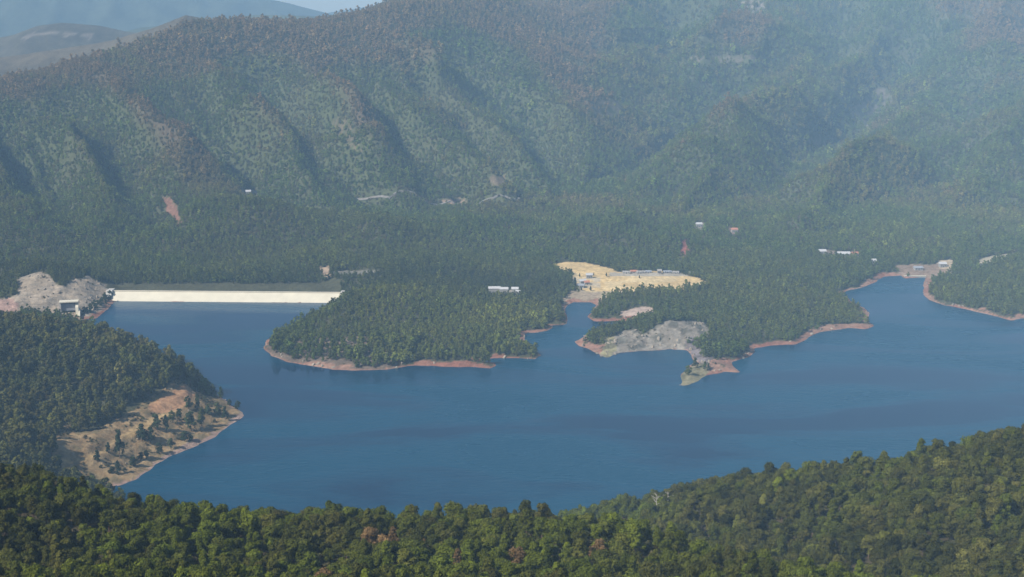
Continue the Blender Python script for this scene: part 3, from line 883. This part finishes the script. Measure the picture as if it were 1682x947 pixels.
DRYLAB = ['rust brown dry pine in the middle of the near wood', 'small rust brown dry pine just right of the largest brown one', 'reddish dry pine low in the wood under the red spit', 'reddish brown dry pine under the channel between the peninsulas', 'dry brown pine left of the pale snags', 'rust tinged dry pine on the crest of the slope at right', 'brown dry pine at the bottom edge, lower left of the largest brown one']
seen_dry = {}
for i in pick:
    v = VAR[i]
    dry_ = dryflag[i] >= 0
    e = empty('dry_pine_tree' if dry_ else 'pine_tree', (X[i], Y[i], Z[i] - .3), RZ[i], S[i])
    if dry_:
        q = int(dryflag[i]); seen_dry[q] = seen_dry.get(q, 0) + 1
        tag(e, [DRYLAB[q], 'rust brown dry pine touching the largest brown one in the near wood', 'third rust brown dry pine of the cluster in the near wood'][seen_dry[q] - 1], 'tree', 'dry brown pines')
    else:
        tag(e, LABEL[i], 'tree', 'pines of the near wood')
    c = obj('crown', NEAR[v][0], e); c['tint'] = [float(a) for a in T[i]]
    obj('trunk', NEAR[v][1], e)
rest = ~isthing & ~((Y < 330) & (top > 990))
near_rest = (np.stack([X, Y, Z - .3], 1)[rest], VAR[rest], RZ[rest], S[rest], T[rest])

# --- bank, hill on the left, peninsulas, plain and the big slopes
parts = []
def add_forest(y0, y1, s, size, jitter):
    X, Y = grid_pts(y0, y1, s, HWF)
    d = lake_dist(X, Y)
    X, Y, d = X[d > 4], Y[d > 4], d[d > 4]
    Z = height(X, Y, d)
    k = Z > strand(X, Y) - .3 + .8 * rng.random(X.size)
    X, Y, Z, d = X[k], Y[k], Z[k], d[k]
    M = masks(X, Y, Z, d)
    bare = M['field'] | M['creek'] | M['clear'] | (M['cut'] & ~(M['cutdark'] & (rng.random(X.size) < .5))) | (M['spit'] & (rng.random(X.size) < .72)) | M['yel'] | M['bank'] | M['track'] | M['damcut'] | M['damred'] | ((M['scar'] >= 0) & ((M['scar'] < 12) | (M['scar'] >= 18) | (rng.random(X.size) < .6)))
    damz = (np.abs(Y - 1552) < 42) & (M['px'] > 170) & (M['px'] < 560)
    road = seg_dist(X, Y, ROADXY, False) < 10 if y1 > 1850 else np.zeros(X.shape, bool)
    g = ridge_share(X, Y)
    patch = fbm(X / 130, Y / 130, 311, 4); p2 = fbm(X / 35, Y / 35, 313, 3)
    hillw = sm(1850, 2300, Y)
    dens = .97 - hillw * np.clip(.20 * sm(.5, .85, g) + .25 * patch + .05, 0, .3)
    dens = np.where((M['px'] > 455) & (M['px'] < 640) & (Y > 1240) & (Y < 1345) & (p2 > -.15), .55, dens)
    dens = np.where((Y < 1320) & (M['px'] < 330), .62, dens)
    dens = dens * (1 - .8 * sm(.45, .6, fbm(X / 28, Y / 28, 317, 3)) * (1 - .85 * hillw))
    k = (~bare) & (~damz) & (~road) & (rng.random(X.size) < dens)
    X, Y, Z, d, g, patch, p2, hw_, px_ = (a[k] for a in (X, Y, Z, d, g, patch, p2, hillw, M['px']))
    n = X.size
    lefth = ((Y < 1320) & (px_ < 330)).astype(float)
    S = size * np.exp(rng.normal(0, jitter, n) + .28 * fbm(X / 60, Y / 60, 319, 2)) * (1 + .42 * lefth)
    pine = tints(n, (.062, .096, .020), (.046, .076, .018), .28)
    light = tints(n, (.090, .124, .022), (.080, .100, .024), .3)
    brown = tints(n, (.152, .106, .064), (.124, .098, .050), .18)
    a = np.clip(.38 + .7 * p2 + .9 * patch + .25 * rng.normal(size=n), 0, 1)[:, None]
    b = (np.clip(1.15 * sm(.45, .85, g) + .7 * patch + .05 + .2 * rng.normal(size=n), 0, 1) * (.15 + .85 * hw_))[:, None] * .9
    T = (pine * (1 - a) + light * a) * (1 - b) + brown * b
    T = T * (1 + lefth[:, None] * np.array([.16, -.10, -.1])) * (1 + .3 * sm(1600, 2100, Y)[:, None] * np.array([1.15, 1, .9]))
    dome_lit = (sm(560, 640, px_) * sm(930, 860, px_) * sm(1505, 1480, Y) * (Y > 1240))[:, None]
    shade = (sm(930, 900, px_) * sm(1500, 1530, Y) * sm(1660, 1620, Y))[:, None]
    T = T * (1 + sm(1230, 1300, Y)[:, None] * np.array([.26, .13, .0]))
    T = T * (1 + dome_lit * np.array([.34, .28, .1])) * (1 - .3 * shade)  # lit peninsula top and shaded hollow behind it painted into the foliage tint
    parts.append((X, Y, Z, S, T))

def drape_line(pts):
    return np.array([hit(a, b)[:2] for a, b in pts])
ROADXY = drape_line([(585, 327), (640, 329), (700, 332), (740, 333), (800, 331), (850, 330), (880, 326), (905, 320)])

add_forest(880, 1330, 5.0, .84, .22)
add_forest(1330, 1760, 4.7, .68, .2)
add_forest(1760, 2200, 5.4, .70, .22)
add_forest(2200, 2800, 6.8, .80, .25)
add_forest(2800, 4300, 10.0, 1.15, .28)

fx, fy, fz, fs, ft = (np.concatenate([p[i] for p in parts]) for i in range(5))
pos = np.concatenate([near_rest[0], np.stack([fx, fy, fz - .2], 1)])
nN, nF = len(near_rest[1]), len(fx)
LN, LM = len(NEAR), len(MID)
fv = np.where(fy < 1330, LN + rng.choice([0, 1, 2, 3, 4], nF, p=[.28, .28, .28, .08, .08]), np.where(rng.random(nF) < .0, 0, LN + LM + rng.integers(0, len(FAR), nF)))
var = np.concatenate([near_rest[1], fv])
rot = np.zeros((nN + nF, 3)); rot[:, 2] = np.concatenate([near_rest[2], rng.uniform(0, 6.28, nF)])
rot[nN:, 0] = rng.normal(0, .05, nF)
sz = np.concatenate([near_rest[3], fs])
scl = np.stack([sz * rng.uniform(.88, 1.14, nN + nF), sz * rng.uniform(.88, 1.14, nN + nF), sz * rng.uniform(.85, 1.2, nN + nF)], 1)
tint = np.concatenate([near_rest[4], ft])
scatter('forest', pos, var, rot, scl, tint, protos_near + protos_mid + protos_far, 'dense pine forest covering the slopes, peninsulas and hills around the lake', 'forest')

# --- low growth
def bushes():
    out = []
    for (y0, y1, s, pr, a, b) in ((240, 700, 3.6, .5, .8, 1.6), (880, 1170, 2.6, .5, .4, 1.5), (1240, 1700, 5.0, .35, .6, 1.3), (1760, 3600, 6.3, .85, 1.5, 3.0)):
        X, Y = grid_pts(y0, y1, s, HWF)
        k = rng.random(X.size) < pr
        X, Y = X[k], Y[k]
        d = lake_dist(X, Y)
        X, Y, d = X[d > 11], Y[d > 11], d[d > 11]
        Z = height(X, Y, d)
        M = masks(X, Y, Z, d)
        p = fbm(X / 14, Y / 14, 331, 3)
        damz = (np.abs(Y - 1552) < 42) & (M['px'] > 170) & (M['px'] < 560)
        ok = ~(M['field'] | M['creek'] | M['clear'] | M['track'] | M['orange'] | (M['scar'] >= 0) | damz)
        ok |= (M['px'] > 440) & (M['px'] < 660) & (Y > 1240) & (Y < 1345) & (d > 6)
        ok &= ~((M['bank'] | M['cut'] | M['damcut'] | M['spit']) & (p < np.where(M['bank'] & (M['px'] > 285), -.08, np.where(M['spit'], -.05, np.where(M['cut'], .1, .15)))))
        if y0 == 880:
            ok &= M['bank']
        X, Y, Z = X[ok], Y[ok], Z[ok]
        n = X.size
        S = rng.uniform(a, b, n)
        T = tints(n, (.070, .078, .030), (.108, .086, .048), .2)
        out.append((X, Y, Z, S, T))
    return (np.concatenate([o[i] for o in out]) for i in range(5))
bx, by, bz, bs, bt = bushes()
nb = len(bx)
rot = np.zeros((nb, 3)); rot[:, 2] = rng.uniform(0, 6.28, nb)
scatter('undergrowth', np.stack([bx, by, bz - .15], 1), rng.integers(0, 3, nb), rot, np.stack([bs, bs, bs * .85], 1), bt, protos_bush, 'low scrub growing between the pines and on the bare slopes', 'scrub')

# --- the single trees one can tell apart on the bare bank:  base px, base py, height px, width px, conical?, label
BANK = [
    (197, 753, 46, 21, 1, 'tallest dark cone-shaped pine standing alone on the tan bank'),
    (178, 746, 19, 13, 1, 'small dark pine just left of the tallest bank pine'),
    (160, 761, 20, 14, 1, 'dark pine on the tan bank just below the yellow track, left of the taller ones'),
    (194, 777, 21, 13, 1, 'narrow dark pine on the bank straight below the tallest one'),
    (184, 776, 10, 13, 0, 'low round bush left of the narrow dark pine'),
    (219, 768, 17, 16, 0, 'round dark tree near the waterline, lower right of the tallest bank pine'),
    (231, 757, 13, 14, 0, 'pale green bushy tree above the round dark one by the waterline'),
    (241, 753, 13, 14, 0, 'low bushy tree at the waterline, beside the pale green bushy one'),
    (262, 747, 20, 17, 0, 'dark tree close to the water below the clump in mid bank'),
    (281, 737, 17, 16, 0, 'single round tree between pale gully and shore in mid bank'),
    (233, 725, 28, 26, 0, 'broad dark tree at the left end of the mid-bank clump'),
    (247, 729, 26, 20, 0, 'dark tree second from the left in the mid-bank clump'),
    (257, 708, 26, 18, 0, 'green tree in the mid-bank clump reaching up to the track'),
    (273, 709, 26, 16, 1, 'slender tree at the right end of the mid-bank clump'),
    (283, 693, 18, 14, 0, 'yellow-green tree beside the track above the mid-bank clump'),
    (294, 689, 18, 14, 0, 'small dark tree right of the yellow-green one by the track'),
    (310, 674, 22, 16, 0, 'tree at the upper left of the big outer clump'),
    (325, 673, 26, 14, 1, 'pointed tree at the top of the big outer clump'),
    (314, 707, 30, 25, 0, 'large grey-green tree at the lower left of the big outer clump'),
    (331, 700, 28, 22, 0, 'large yellow-tinged tree at the lower right of the big outer clump'),
    (303, 724, 16, 18, 0, 'low dark tree just above the shore below the big outer clump'),
    (313, 726, 11, 14, 0, 'low bush by the shore right of the low dark tree'),
    (342, 684, 18, 18, 0, 'round tree between the big outer clump and the bank tip'),
    (358, 684, 22, 18, 0, 'pale green tree second from the bank tip'),
    (370, 691, 24, 14, 1, 'dark narrow tree nearest the shore by the bank tip'),
    (350, 652, 22, 14, 0, 'tree on the skyline of the point with water behind it'),
    (363, 656, 21, 12, 1, 'narrow tree on the skyline right of its neighbour on the point'),
    (334, 640, 11, 16, 0, 'low bush on the skyline beside the reddish end of the track'),
    (390, 672, 14, 14, 0, 'round dark tree at the very tip of the bank'),
    (377, 667, 11, 10, 0, 'small bush left of the tree at the very tip'),
    (96, 774, 26, 18, 0, 'dark tree at the left end of the bare bank beside the near wood'),
    (133, 794, 18, 12, 1, 'thin dark tree at the foot of the bank above the near wood'),
]
for i, (bxp, byp, hp_, wp_, con, lab) in enumerate(BANK):
    x, y, z = hit(bxp, byp, 860, 1250)
    mpx = math.hypot(y, CAMZ) / FPX
    H = hp_ * mpx * 1.06; Wd = wp_ * mpx
    if H < 6:
        v = 1
    v = (3 + i % 2) if con else (i % 3)
    e = empty('pine_tree', (x, y, z - .2), i * 1.3)
    tag(e, lab, 'tree', 'scattered trees on the bare bank')
    rw = 3.3 + .3 * (v % 3)
    for nm, mm in (('crown', MID[v][0]), ('trunk', MID[v][1])):
        o = obj(nm, mm, e); o.scale = (Wd / (2.1 * rw), Wd / (2.1 * rw), H / 10)
        if nm == 'crown':
            base = np.array([.036, .052, .022]) if ('dark' in lab) else np.array([.085, .098, .028]) if ('yellow' in lab) else np.array([.075, .09, .036]) if 'pale' in lab else np.array([.05, .07, .028])
            o['tint'] = [float(a) for a in base]

# --- bleached snags
def snag(px_, py_, h, seed, lab, D):
    x, y, _ = at_depth(px_, py_, D)
    x, y = float(x), float(y)
    z = float(height(np.array([x]), np.array([y]))[0])
    if seed == 5:
        h = float(np.clip(at_depth(px_, 812, D)[2] - z, 9, 19))
    e = empty('dead_tree', (x, y, z - .2), seed)
    tag(e, lab, 'tree', 'bleached dead trees')
    r = np.random.default_rng(seed)
    mb = MB(); mb.tube([(0, 0, -.5), (.2, 0, h * .5), (.35, .1, h)], [.28, .2, .05], 6); mb.build('trunk', M_SNAG, e)
    mb = MB()
    for k in range(9):
        hh = h * (.4 + .065 * k); an = k * 2.4 + r.random(); L = h * (.42 - .03 * k)
        p1 = (L * .6 * math.cos(an), L * .6 * math.sin(an), hh + L * .15); p2 = (L * math.cos(an + .2), L * math.sin(an + .2), hh + L * .45)
        mb.tube([(.2, 0, hh), p1, p2], [.11, .08, .03], 4)
        mb.tube([p1, (p1[0] + L * .3 * math.cos(an - .8), p1[1] + L * .3 * math.sin(an - .8), p1[2] + L * .35)], [.06, .02], 4)
    mb.build('branches', M_SNAG, e)
snag(950, 826, 12, 5, 'bleached dead tree at the water end of the slope on the right', 640)
snag(1078, 822, 11, 7, 'pale dead tree leaning among grey-green pines, left one of two', 628)
snag(1098, 820, 11, 9, 'pale dead tree among grey-green pines, right one of two', 618)
snag(1296, 872, 10, 11, 'pale broken snag in the dark gully between the two slopes', 432)

# ------------------------------------------------------------------ loose rock on the cuts and along the waterline
def rock_mesh(seed):
    r_ = np.random.default_rng(seed)
    v, f = ico(1.0)
    mid = {}; V = list(v); F = []
    for a, b, c in f:
        m_ = []
        for p, q in ((a, b), (b, c), (c, a)):
            k_ = (min(p, q), max(p, q))
            if k_ not in mid:
                w_ = V[p] + V[q]; V.append(w_ / np.linalg.norm(w_)); mid[k_] = len(V) - 1
            m_.append(mid[k_])
        F += [(a, m_[0], m_[2]), (b, m_[1], m_[0]), (c, m_[2], m_[1]), tuple(m_)]
    V = np.array(V)
    for k_ in range(7):
        nrm = r_.normal(size=3); nrm /= np.linalg.norm(nrm); h_ = .45 + .4 * r_.random()
        dd_ = V @ nrm - h_
        V = V - np.where(dd_ > 0, dd_, 0)[:, None] * nrm
    return mesh_np('rock', V * np.array([1.1, .9, .75]), [np.array(F)], M_ROCK)
ROCK = [(rock_mesh(500 + i), None) for i in range(4)]
RX, RY, RS = [], [], []
for y0_, y1_, s_, a_, b_ in ((890, 1170, 2.6, .25, .9), (1200, 1420, 2.6, .4, 2.2), (1420, 1700, 4.0, .5, 2.4)):
    X, Y = grid_pts(y0_, y1_, s_, HWF)
    d = lake_dist(X, Y); k = (d > -1) & (d < 130); X, Y, d = X[k], Y[k], d[k]
    Z = height(X, Y, d); M = masks(X, Y, Z, d)
    p_ = fbm(X / 12, Y / 12, 341, 3)
    pr = np.where(M['cut'] | M['damcut'], .28, np.where(M['cutdark'], .6, np.where(M['bank'], .08, np.where(d < 7, .10, 0))))
    pr = np.where((M['px'] > 178) & (M['px'] < 560) & (Y > 1490), 0, pr)
    k = rng.random(X.size) < pr * (.6 + 1.2 * np.clip(p_, -.4, .6))
    RX.append(X[k]); RY.append(Y[k]); RS.append(a_ + (b_ - a_) * rng.random(int(k.sum())) ** 3)
RX, RY, RS = (np.concatenate(q) for q in (RX, RY, RS))
nR = len(RX)
rz_ = height(RX, RY)
scatter('rubble', np.stack([RX, RY, rz_ + .1], 1), rng.integers(0, 4, nR), rng.uniform(0, 6.28, (nR, 3)), np.stack([RS * 1.2, RS, RS * .9], 1), np.ones((nR, 3)) * .3, proto_objs(ROCK), 'loose broken rock on the quarried slopes and along the waterline', 'rubble')

# ------------------------------------------------------------------ the dam
ax, ay = on_water(184, 494.5); bx_, by_ = on_water(551, 497.5)
A = Vector((float(ax), float(ay), 0)); B = Vector((float(bx_), float(by_), 0))
dirv = (B - A).normalized(); nv = Vector((-dirv.y, dirv.x, 0))
L = (B - A).length
dam = empty('dam', A)
tag(dam, 'long cream white concrete dam closing the far arm of the lake', 'dam')
dam.rotation_euler = (0, 0, math.atan2(dirv.y, dirv.x))
HC = 8.6
def slab(x0, x1, prof):
    """prof: four (y, z) corners"""
    m = MB()
    m.hexa([(x0, prof[0][0], prof[0][1]), (x1, prof[0][0], prof[0][1]), (x1, prof[1][0], prof[1][1]), (x0, prof[1][0], prof[1][1]),
            (x0, prof[3][0], prof[3][1]), (x1, prof[3][0], prof[3][1]), (x1, prof[2][0], prof[2][1]), (x0, prof[2][0], prof[2][1])])
    return m
slab(-3, L + 4, [(-7, -6), (34, -6), (20, HC - .3), (14.6, HC - .3)]).build('embankment', M_STONE, dam)
nsl = 18
m = MB()
for k in range(nsl):
    a0 = -2 + (L + 5) * k / nsl + .015; a1 = -2 + (L + 5) * (k + 1) / nsl - .015
    m.hexa([(a0, -8.2, -6), (a1, -8.2, -6), (a1, -7.2, -6), (a0, -7.2, -6), (a0, 13.6, HC - .2), (a1, 13.6, HC - .2), (a1, 14.5, HC - .2), (a0, 14.5, HC - .2)])
m.build('upstream_face', M_CONC, dam)
slab(-3, L + 4, [(13.5, HC - .2), (20, HC - .2), (20, HC), (13.5, HC)]).build('crest_road', M_ASPH, dam)
slab(-3, L + 4, [(13.2, HC), (13.7, HC), (13.7, HC + 1.1), (13.2, HC + 1.1)]).build('parapet_wall', M_CONC, dam)
slab(-9, -2.4, [(-6, -4), (20, -4), (20, HC + 1.8), (10, HC + 1.8)]).build('end_block', M_CONC2, dam)
slab(L + 4.2, L + 8, [(-4, -4), (20, -4), (20, HC + 1.6), (11, HC + 1.6)]).build('end_block', M_CONC2, dam)
o = slab(-9, -8, [(14, HC), (22, HC), (22, HC + 4), (14, HC + 4)])
# ------------------------------------------------------------------ intake building beside the dam
x, y, z = hit(113, 514, 1400, 1600)
it = empty('intake_building', (x, y, z), .25)
tag(it, 'concrete intake portal with dark opening and white side wall on the dug-out slope', 'intake')
m = MB(); m.box(-8, 8, 5.5, 6.5, -3, 11.4); m.build('back_wall', M_DARK, it)
m = MB(); m.box(-8.6, -7.4, -2, 5.4, -3, 11.4); m.build('side_wall', M_CONC2, it)
m = MB(); m.hexa([(7.4, -9, -5), (10.4, -9, -5), (10.4, 5.4, -5), (7.4, 5.4, -5), (7.4, -5, 6.5), (10.4, -5, 6.5), (10.4, 5.4, 11.4), (7.4, 5.4, 11.4)]); m.build('side_wall', M_CONC, it)
m = MB(); m.box(-9, 10.6, -2.6, 6.8, 11.4, 12.5); m.build('roof_slab', M_CONC, it)
m = MB(); m.box(-7.4, 7.4, .2, .8, 2.2, 9.5); m.build('gate', M_GREYROOF, it)
m = MB(); m.hexa([(10.5, -16, -9), (12, -16, -9), (12, 0, -9), (10.5, 0, -9), (10.5, -16, -1.5), (12, -16, -1.5), (12, 0, 5), (10.5, 0, 5)]); m.build('wing_wall', M_CONC, it)

# ------------------------------------------------------------------ houses and sheds
def house(px_, py_, w, dpt, h, rz, wallm, roofm, lab, cat='house', name='house', group=None, gable=.35, lo=1400, hi=2400):
    w, dpt, h = w * .8, dpt * .85, h * .8
    x, y, z = hit(px_, py_, lo, hi)
    e = empty(name, (x, y, z), rz)
    tag(e, lab, cat, group)
    m = MB(); m.box(-w / 2, w / 2, -dpt / 2, dpt / 2, -1.5, h); m.build('wall', wallm, e)
    m = MB(); r = dpt * gable
    a, b = w / 2 + .5, dpt / 2 + .5
    m.v += [(-a, -b, h + .01), (a, -b, h + .01), (a, b, h + .01), (-a, b, h + .01), (-a, 0, h + r), (a, 0, h + r)]
    m.q += [[0, 1, 5, 4], [2, 3, 4, 5], [3, 2, 1, 0]]; m.t += [[1, 2, 5], [3, 0, 4]]
    m.build('roof', roofm, e)
    m = MB(); m.box(-.6, .6, -dpt / 2 - .06, -dpt / 2 - .003, 0, 2.2); m.build('door', M_DARK, e)
    for wx in (-.3, .3):
        m = MB(); m.box(wx * w - .7, wx * w + .7, -dpt / 2 - .06, -dpt / 2 - .003, 1.1, 2.4); m.build('window', M_DARK, e)
    return e
g1 = 'white buildings among the trees of the wooded peninsula'
house(808, 481, 9, 7, 7, .1, M_WHITE, M_TIN, 'white building among peninsula trees, first of the row from the dam side', 'building', 'white_building', g1)
house(817, 481, 8, 7, 7, .05, M_WHITE, M_TIN, 'white building among peninsula trees, second of the row', 'building', 'white_building', g1)
house(828, 482, 11, 7, 7, 0, M_WHITE, M_TIN, 'wider white building in the middle of the row among peninsula trees', 'building', 'white_building', g1)
house(846, 482, 9, 7, 7, -.1, M_WHITE, M_TIN, 'white building at the field end of the row among peninsula trees', 'building', 'white_building', g1)
house(850, 486, 7, 6, 6, -.1, M_WHITE, M_TIN, 'small pale building just below the end of the white row', 'building', 'white_building', g1)
g2 = 'farm buildings on the golden field'
house(968, 456, 9, 7, 4.5, .1, M_WHITE, M_TIN, 'white roofed farmhouse at the inner edge of the golden field', 'house', 'farmhouse', g2)
house(957, 466, 8, 7, 4.5, .3, M_WHITE, M_TIN, 'pale house by the dark lone tree below the white roofed farmhouse', 'house', 'farmhouse', g2)
house(954, 472, 10, 6, 3.5, -.2, M_STONE, M_GREYROOF, 'low grey outbuilding nearest the creek mouth', 'shed', 'outbuilding', g2)
house(964, 467, 7, 6, 3.5, .2, M_STONE, M_TILE, 'small stone shed beside the pale house on the field', 'shed', 'outbuilding', g2)
g3 = 'low sheds along the back edge of the field'
for i, (qx, w_, rf, lb) in enumerate(((1029, 15, M_TIN, 'long pale-roofed shed at the start of the back row'), (1041, 14, M_TILE, 'tile-roofed shed, second in the row behind the field'), (1052, 16, M_TIN, 'pale-roofed shed, third in the row behind the field'),
                                      (1065, 12, M_GREYROOF, 'grey-roofed shed, fourth in the row behind the field'), (1083, 8, M_TIN, 'tall narrow white house between the sheds behind the field'), (1096, 16, M_GREYROOF, 'long grey-roofed shed near the far end behind the field'),
                                      (1110, 12, M_TIN, 'pale-roofed shed, last but one behind the field'), (1135, 8, M_STONE, 'small stone house at the outer corner of the field'))):
    house(qx, (448.6, 447.6, 448.8, 447.8, 448.4, 447.9, 449.2, 451)[i], w_ * .72, 6, 4.0 if i == 4 else 1.8, .12 * (i % 3 - 1), M_STONE if i != 4 else M_WHITE, rf if rf is not M_TIN else M_STONE, lb, 'shed' if i != 4 else 'house', 'shed' if i != 4 else 'farmhouse', g3)
house(408, 320, 9, 8, 7, .2, M_WHITE, M_TIN, 'white building alone on a bare patch high in the forest', 'building', 'white_building')
house(1148, 372, 10, 8, 5, .1, M_WHITE, M_TIN, 'white house in the forest clearing above the red earth scar', 'house', 'forest_house')
house(1206, 381, 10, 8, 5, .1, M_STONE, M_TILE, 'red-roofed house in forest right of the white clearing house', 'house', 'forest_house')
house(1350, 416, 12, 8, 4, .1, M_WHITE, M_TIN, 'pale house in the clearing above the far right bay', 'house', 'forest_house')
house(1384, 420, 22, 8, 4, .05, M_STONE, M_TIN, 'long pale building in the clearing above the far right bay', 'building', 'long_building')
house(1404, 421, 10, 8, 4.5, .1, M_STONE, M_TILE, 'red-roofed house at the end of the long pale building', 'house', 'forest_house')
house(1436, 433, 8, 7, 5, .1, M_WHITE, M_TIN, 'white cabin in trees above the head of the right bay', 'house', 'cabin')
house(1508, 443, 13, 7, 3.4, .1, M_STONE, M_GREYROOF, 'large grey-roofed building right behind the beach of the far bay', 'building', 'shore_building')
house(1548, 438, 10, 8, 5, .1, M_WHITE, M_TIN, 'pale house on bare ground beside the large shore building', 'house', 'forest_house')
# quay wall at the bay
x, y, z = hit(1503, 453.5, 1500, 1800)
e = empty('quay', (x, y, 0), -.02); tag(e, 'long low pale quay wall at the head of the far right bay', 'quay')
m = MB(); m.box(-13, 13, -1, 1.2, -2, 1.6); m.build('wall', M_CONC2, e)
m = MB(); m.box(-13.4, 13.4, -1.4, 1.6, 1.6, 1.9); m.build('coping', M_CONC, e)

# lone trees on the field
for qx, qy, hh, lab in ((944, 472, 12, 'dark lone pine beside the farm at the edge of the golden field'), (996, 454, 5, 'small dark bush on the line across the golden field'), (975, 453, 4, 'dark bush just right of the white roofed farmhouse'), (955, 478, 5, 'round bush between the farm and the creek mouth'), (970, 478, 6, 'bush right of its twin above the creek mouth'), (1050, 457, 4, 'small tree in the middle of the golden field'), (952, 456, 5, 'dark tree left of the white roofed farmhouse')):
    x, y, z = hit(qx, qy, 1400, 1800)
    e = empty('field_tree', (x, y, z - .2)); tag(e, lab, 'tree', 'single trees on the field')
    c = obj('crown', MID[1][0], e); c['tint'] = [.034, .050, .024]; t_ = obj('trunk', MID[1][1], e)
    for o in (c, t_):
        o.scale = (hh / 11, hh / 11, hh / 10)
# the pines on the little shore between intake and dam
for i, (qx, qy) in enumerate(((143, 511), (149, 507), (155, 503), (161, 499), (167, 496), (173, 492), (148, 513), (158, 507), (166, 502), (174, 498), (180, 493), (181, 487), (172, 487), (139, 512))):
    x, y, z = hit(qx, qy + 2, 1400, 1600)
    e = empty('shore_tree', (x, y, z - .2), i * 1.1)
    tag(e, 'dark green tree in the thicket between the intake portal and the dam', 'tree', 'thicket between intake and dam')
    c = obj('crown', MID[i % 3][0], e); c['tint'] = [.034 + .004 * (i % 3), .056 + .004 * (i % 2), .024]; t_ = obj('trunk', MID[i % 3][1], e)
    s = .62 + .12 * (i % 3)
    for o in (c, t_):
        o.scale = (s * 1.1, s * 1.1, s)

# road across the foot of the hill
def strip(name, pts, w, mat, lift=.5):
    P2 = []
    for i in range(len(pts) - 1):
        a, b = pts[i], pts[i + 1]
        n_ = max(2, int(np.hypot(*(b - a)) / 8))
        for k_ in range(n_):
            P2.append(a + (b - a) * k_ / n_)
    P2 = np.array(P2)
    tg = np.gradient(P2, axis=0); tg /= np.linalg.norm(tg, axis=1, keepdims=True)
    nn = np.stack([-tg[:, 1], tg[:, 0]], 1)
    l, r_ = P2 + nn * w / 2, P2 - nn * w / 2
    hz = np.maximum(height(l[:, 0], l[:, 1]), height(r_[:, 0], r_[:, 1])) + lift
    v = np.concatenate([np.column_stack([l, hz]), np.column_stack([r_, hz]), np.column_stack([r_ , hz - 3])])
    k = len(P2)
    f = [[i, k + i, k + i + 1, i + 1] for i in range(k - 1)] + [[k + i, 2 * k + i, 2 * k + i + 1, k + i + 1] for i in range(k - 1)]
    return tag(obj(name, mesh_np(name, v, [np.array(f)], mat)), kind='structure')
strip('road', ROADXY, 4.0, M_ASPH)

# ------------------------------------------------------------------ light, sky, air, camera
SUN_AZ = math.atan2(-.80, -.60)
SUN_EL = math.radians(41)
w = bpy.data.worlds.new('World'); SC.world = w; w.use_nodes = True
nt = w.node_tree
sky = nt.nodes.new('ShaderNodeTexSky'); sky.sky_type = 'NISHITA'; sky.sun_disc = False
sky.sun_elevation = SUN_EL; sky.sun_rotation = SUN_AZ % (2 * math.pi); sky.altitude = 500; sky.air_density = 1.0; sky.dust_density = .5; sky.ozone_density = 1.5
bg = nt.nodes['Background']; bg.inputs['Strength'].default_value = .075
nt.links.new(sky.outputs['Color'], bg.inputs['Color'])
ld = bpy.data.lights.new('sun', 'SUN'); ld.energy = 4.0; ld.angle = math.radians(.5); ld.color = (1, .95, .87)
lo = bpy.data.objects.new('sun', ld); COL.objects.link(lo)
sd = Vector((math.sin(SUN_AZ) * math.cos(SUN_EL), math.cos(SUN_AZ) * math.cos(SUN_EL), math.sin(SUN_EL)))
lo.rotation_euler = sd.to_track_quat('Z', 'Y').to_euler(); lo.location = (0, 0, 900)

zt = float(max(gz.max(), CAMZ)) + 30
hm, hnt, hout = new_mat('haze')
pv = N(hnt, 'ShaderNodeVolumePrincipled')
pv.inputs['Color'].default_value = (.43, .70, .98, 1)
pv.inputs['Density'].default_value = 1.2e-4
pv.inputs['Anisotropy'].default_value = -.35
hnt.links.new(pv.outputs['Volume'], hout.inputs['Volume'])
m = MB(); m.box(-6200, 6200, -400, 11900, -22, zt)
tag(m.build('haze', hm), kind='stuff')

cd = bpy.data.cameras.new('camera'); cam = bpy.data.objects.new('camera', cd); COL.objects.link(cam)
cd.sensor_width = 36; cd.lens = 36 * FPX / 1682
cd.clip_start = 1; cd.clip_end = 40000
cam.location = (0, 0, CAMZ); cam.rotation_euler = (math.pi / 2 - PITCH, 0, 0)
SC.camera = cam

SC.view_settings.view_transform = 'Standard'; SC.view_settings.look = 'None'
SC.view_settings.exposure = 0.7; SC.view_settings.gamma = 1
SC.render.engine = 'CYCLES'
cy = SC.cycles
cy.max_bounces = 4; cy.diffuse_bounces = 2; cy.glossy_bounces = 2; cy.transmission_bounces = 2; cy.volume_bounces = 0; cy.transparent_max_bounces = 4
cy.use_denoising = True
SC.render.filter_size = 2.0
print('TREES', nN, nF, 'bushes', nb, 'picked', len(pick))
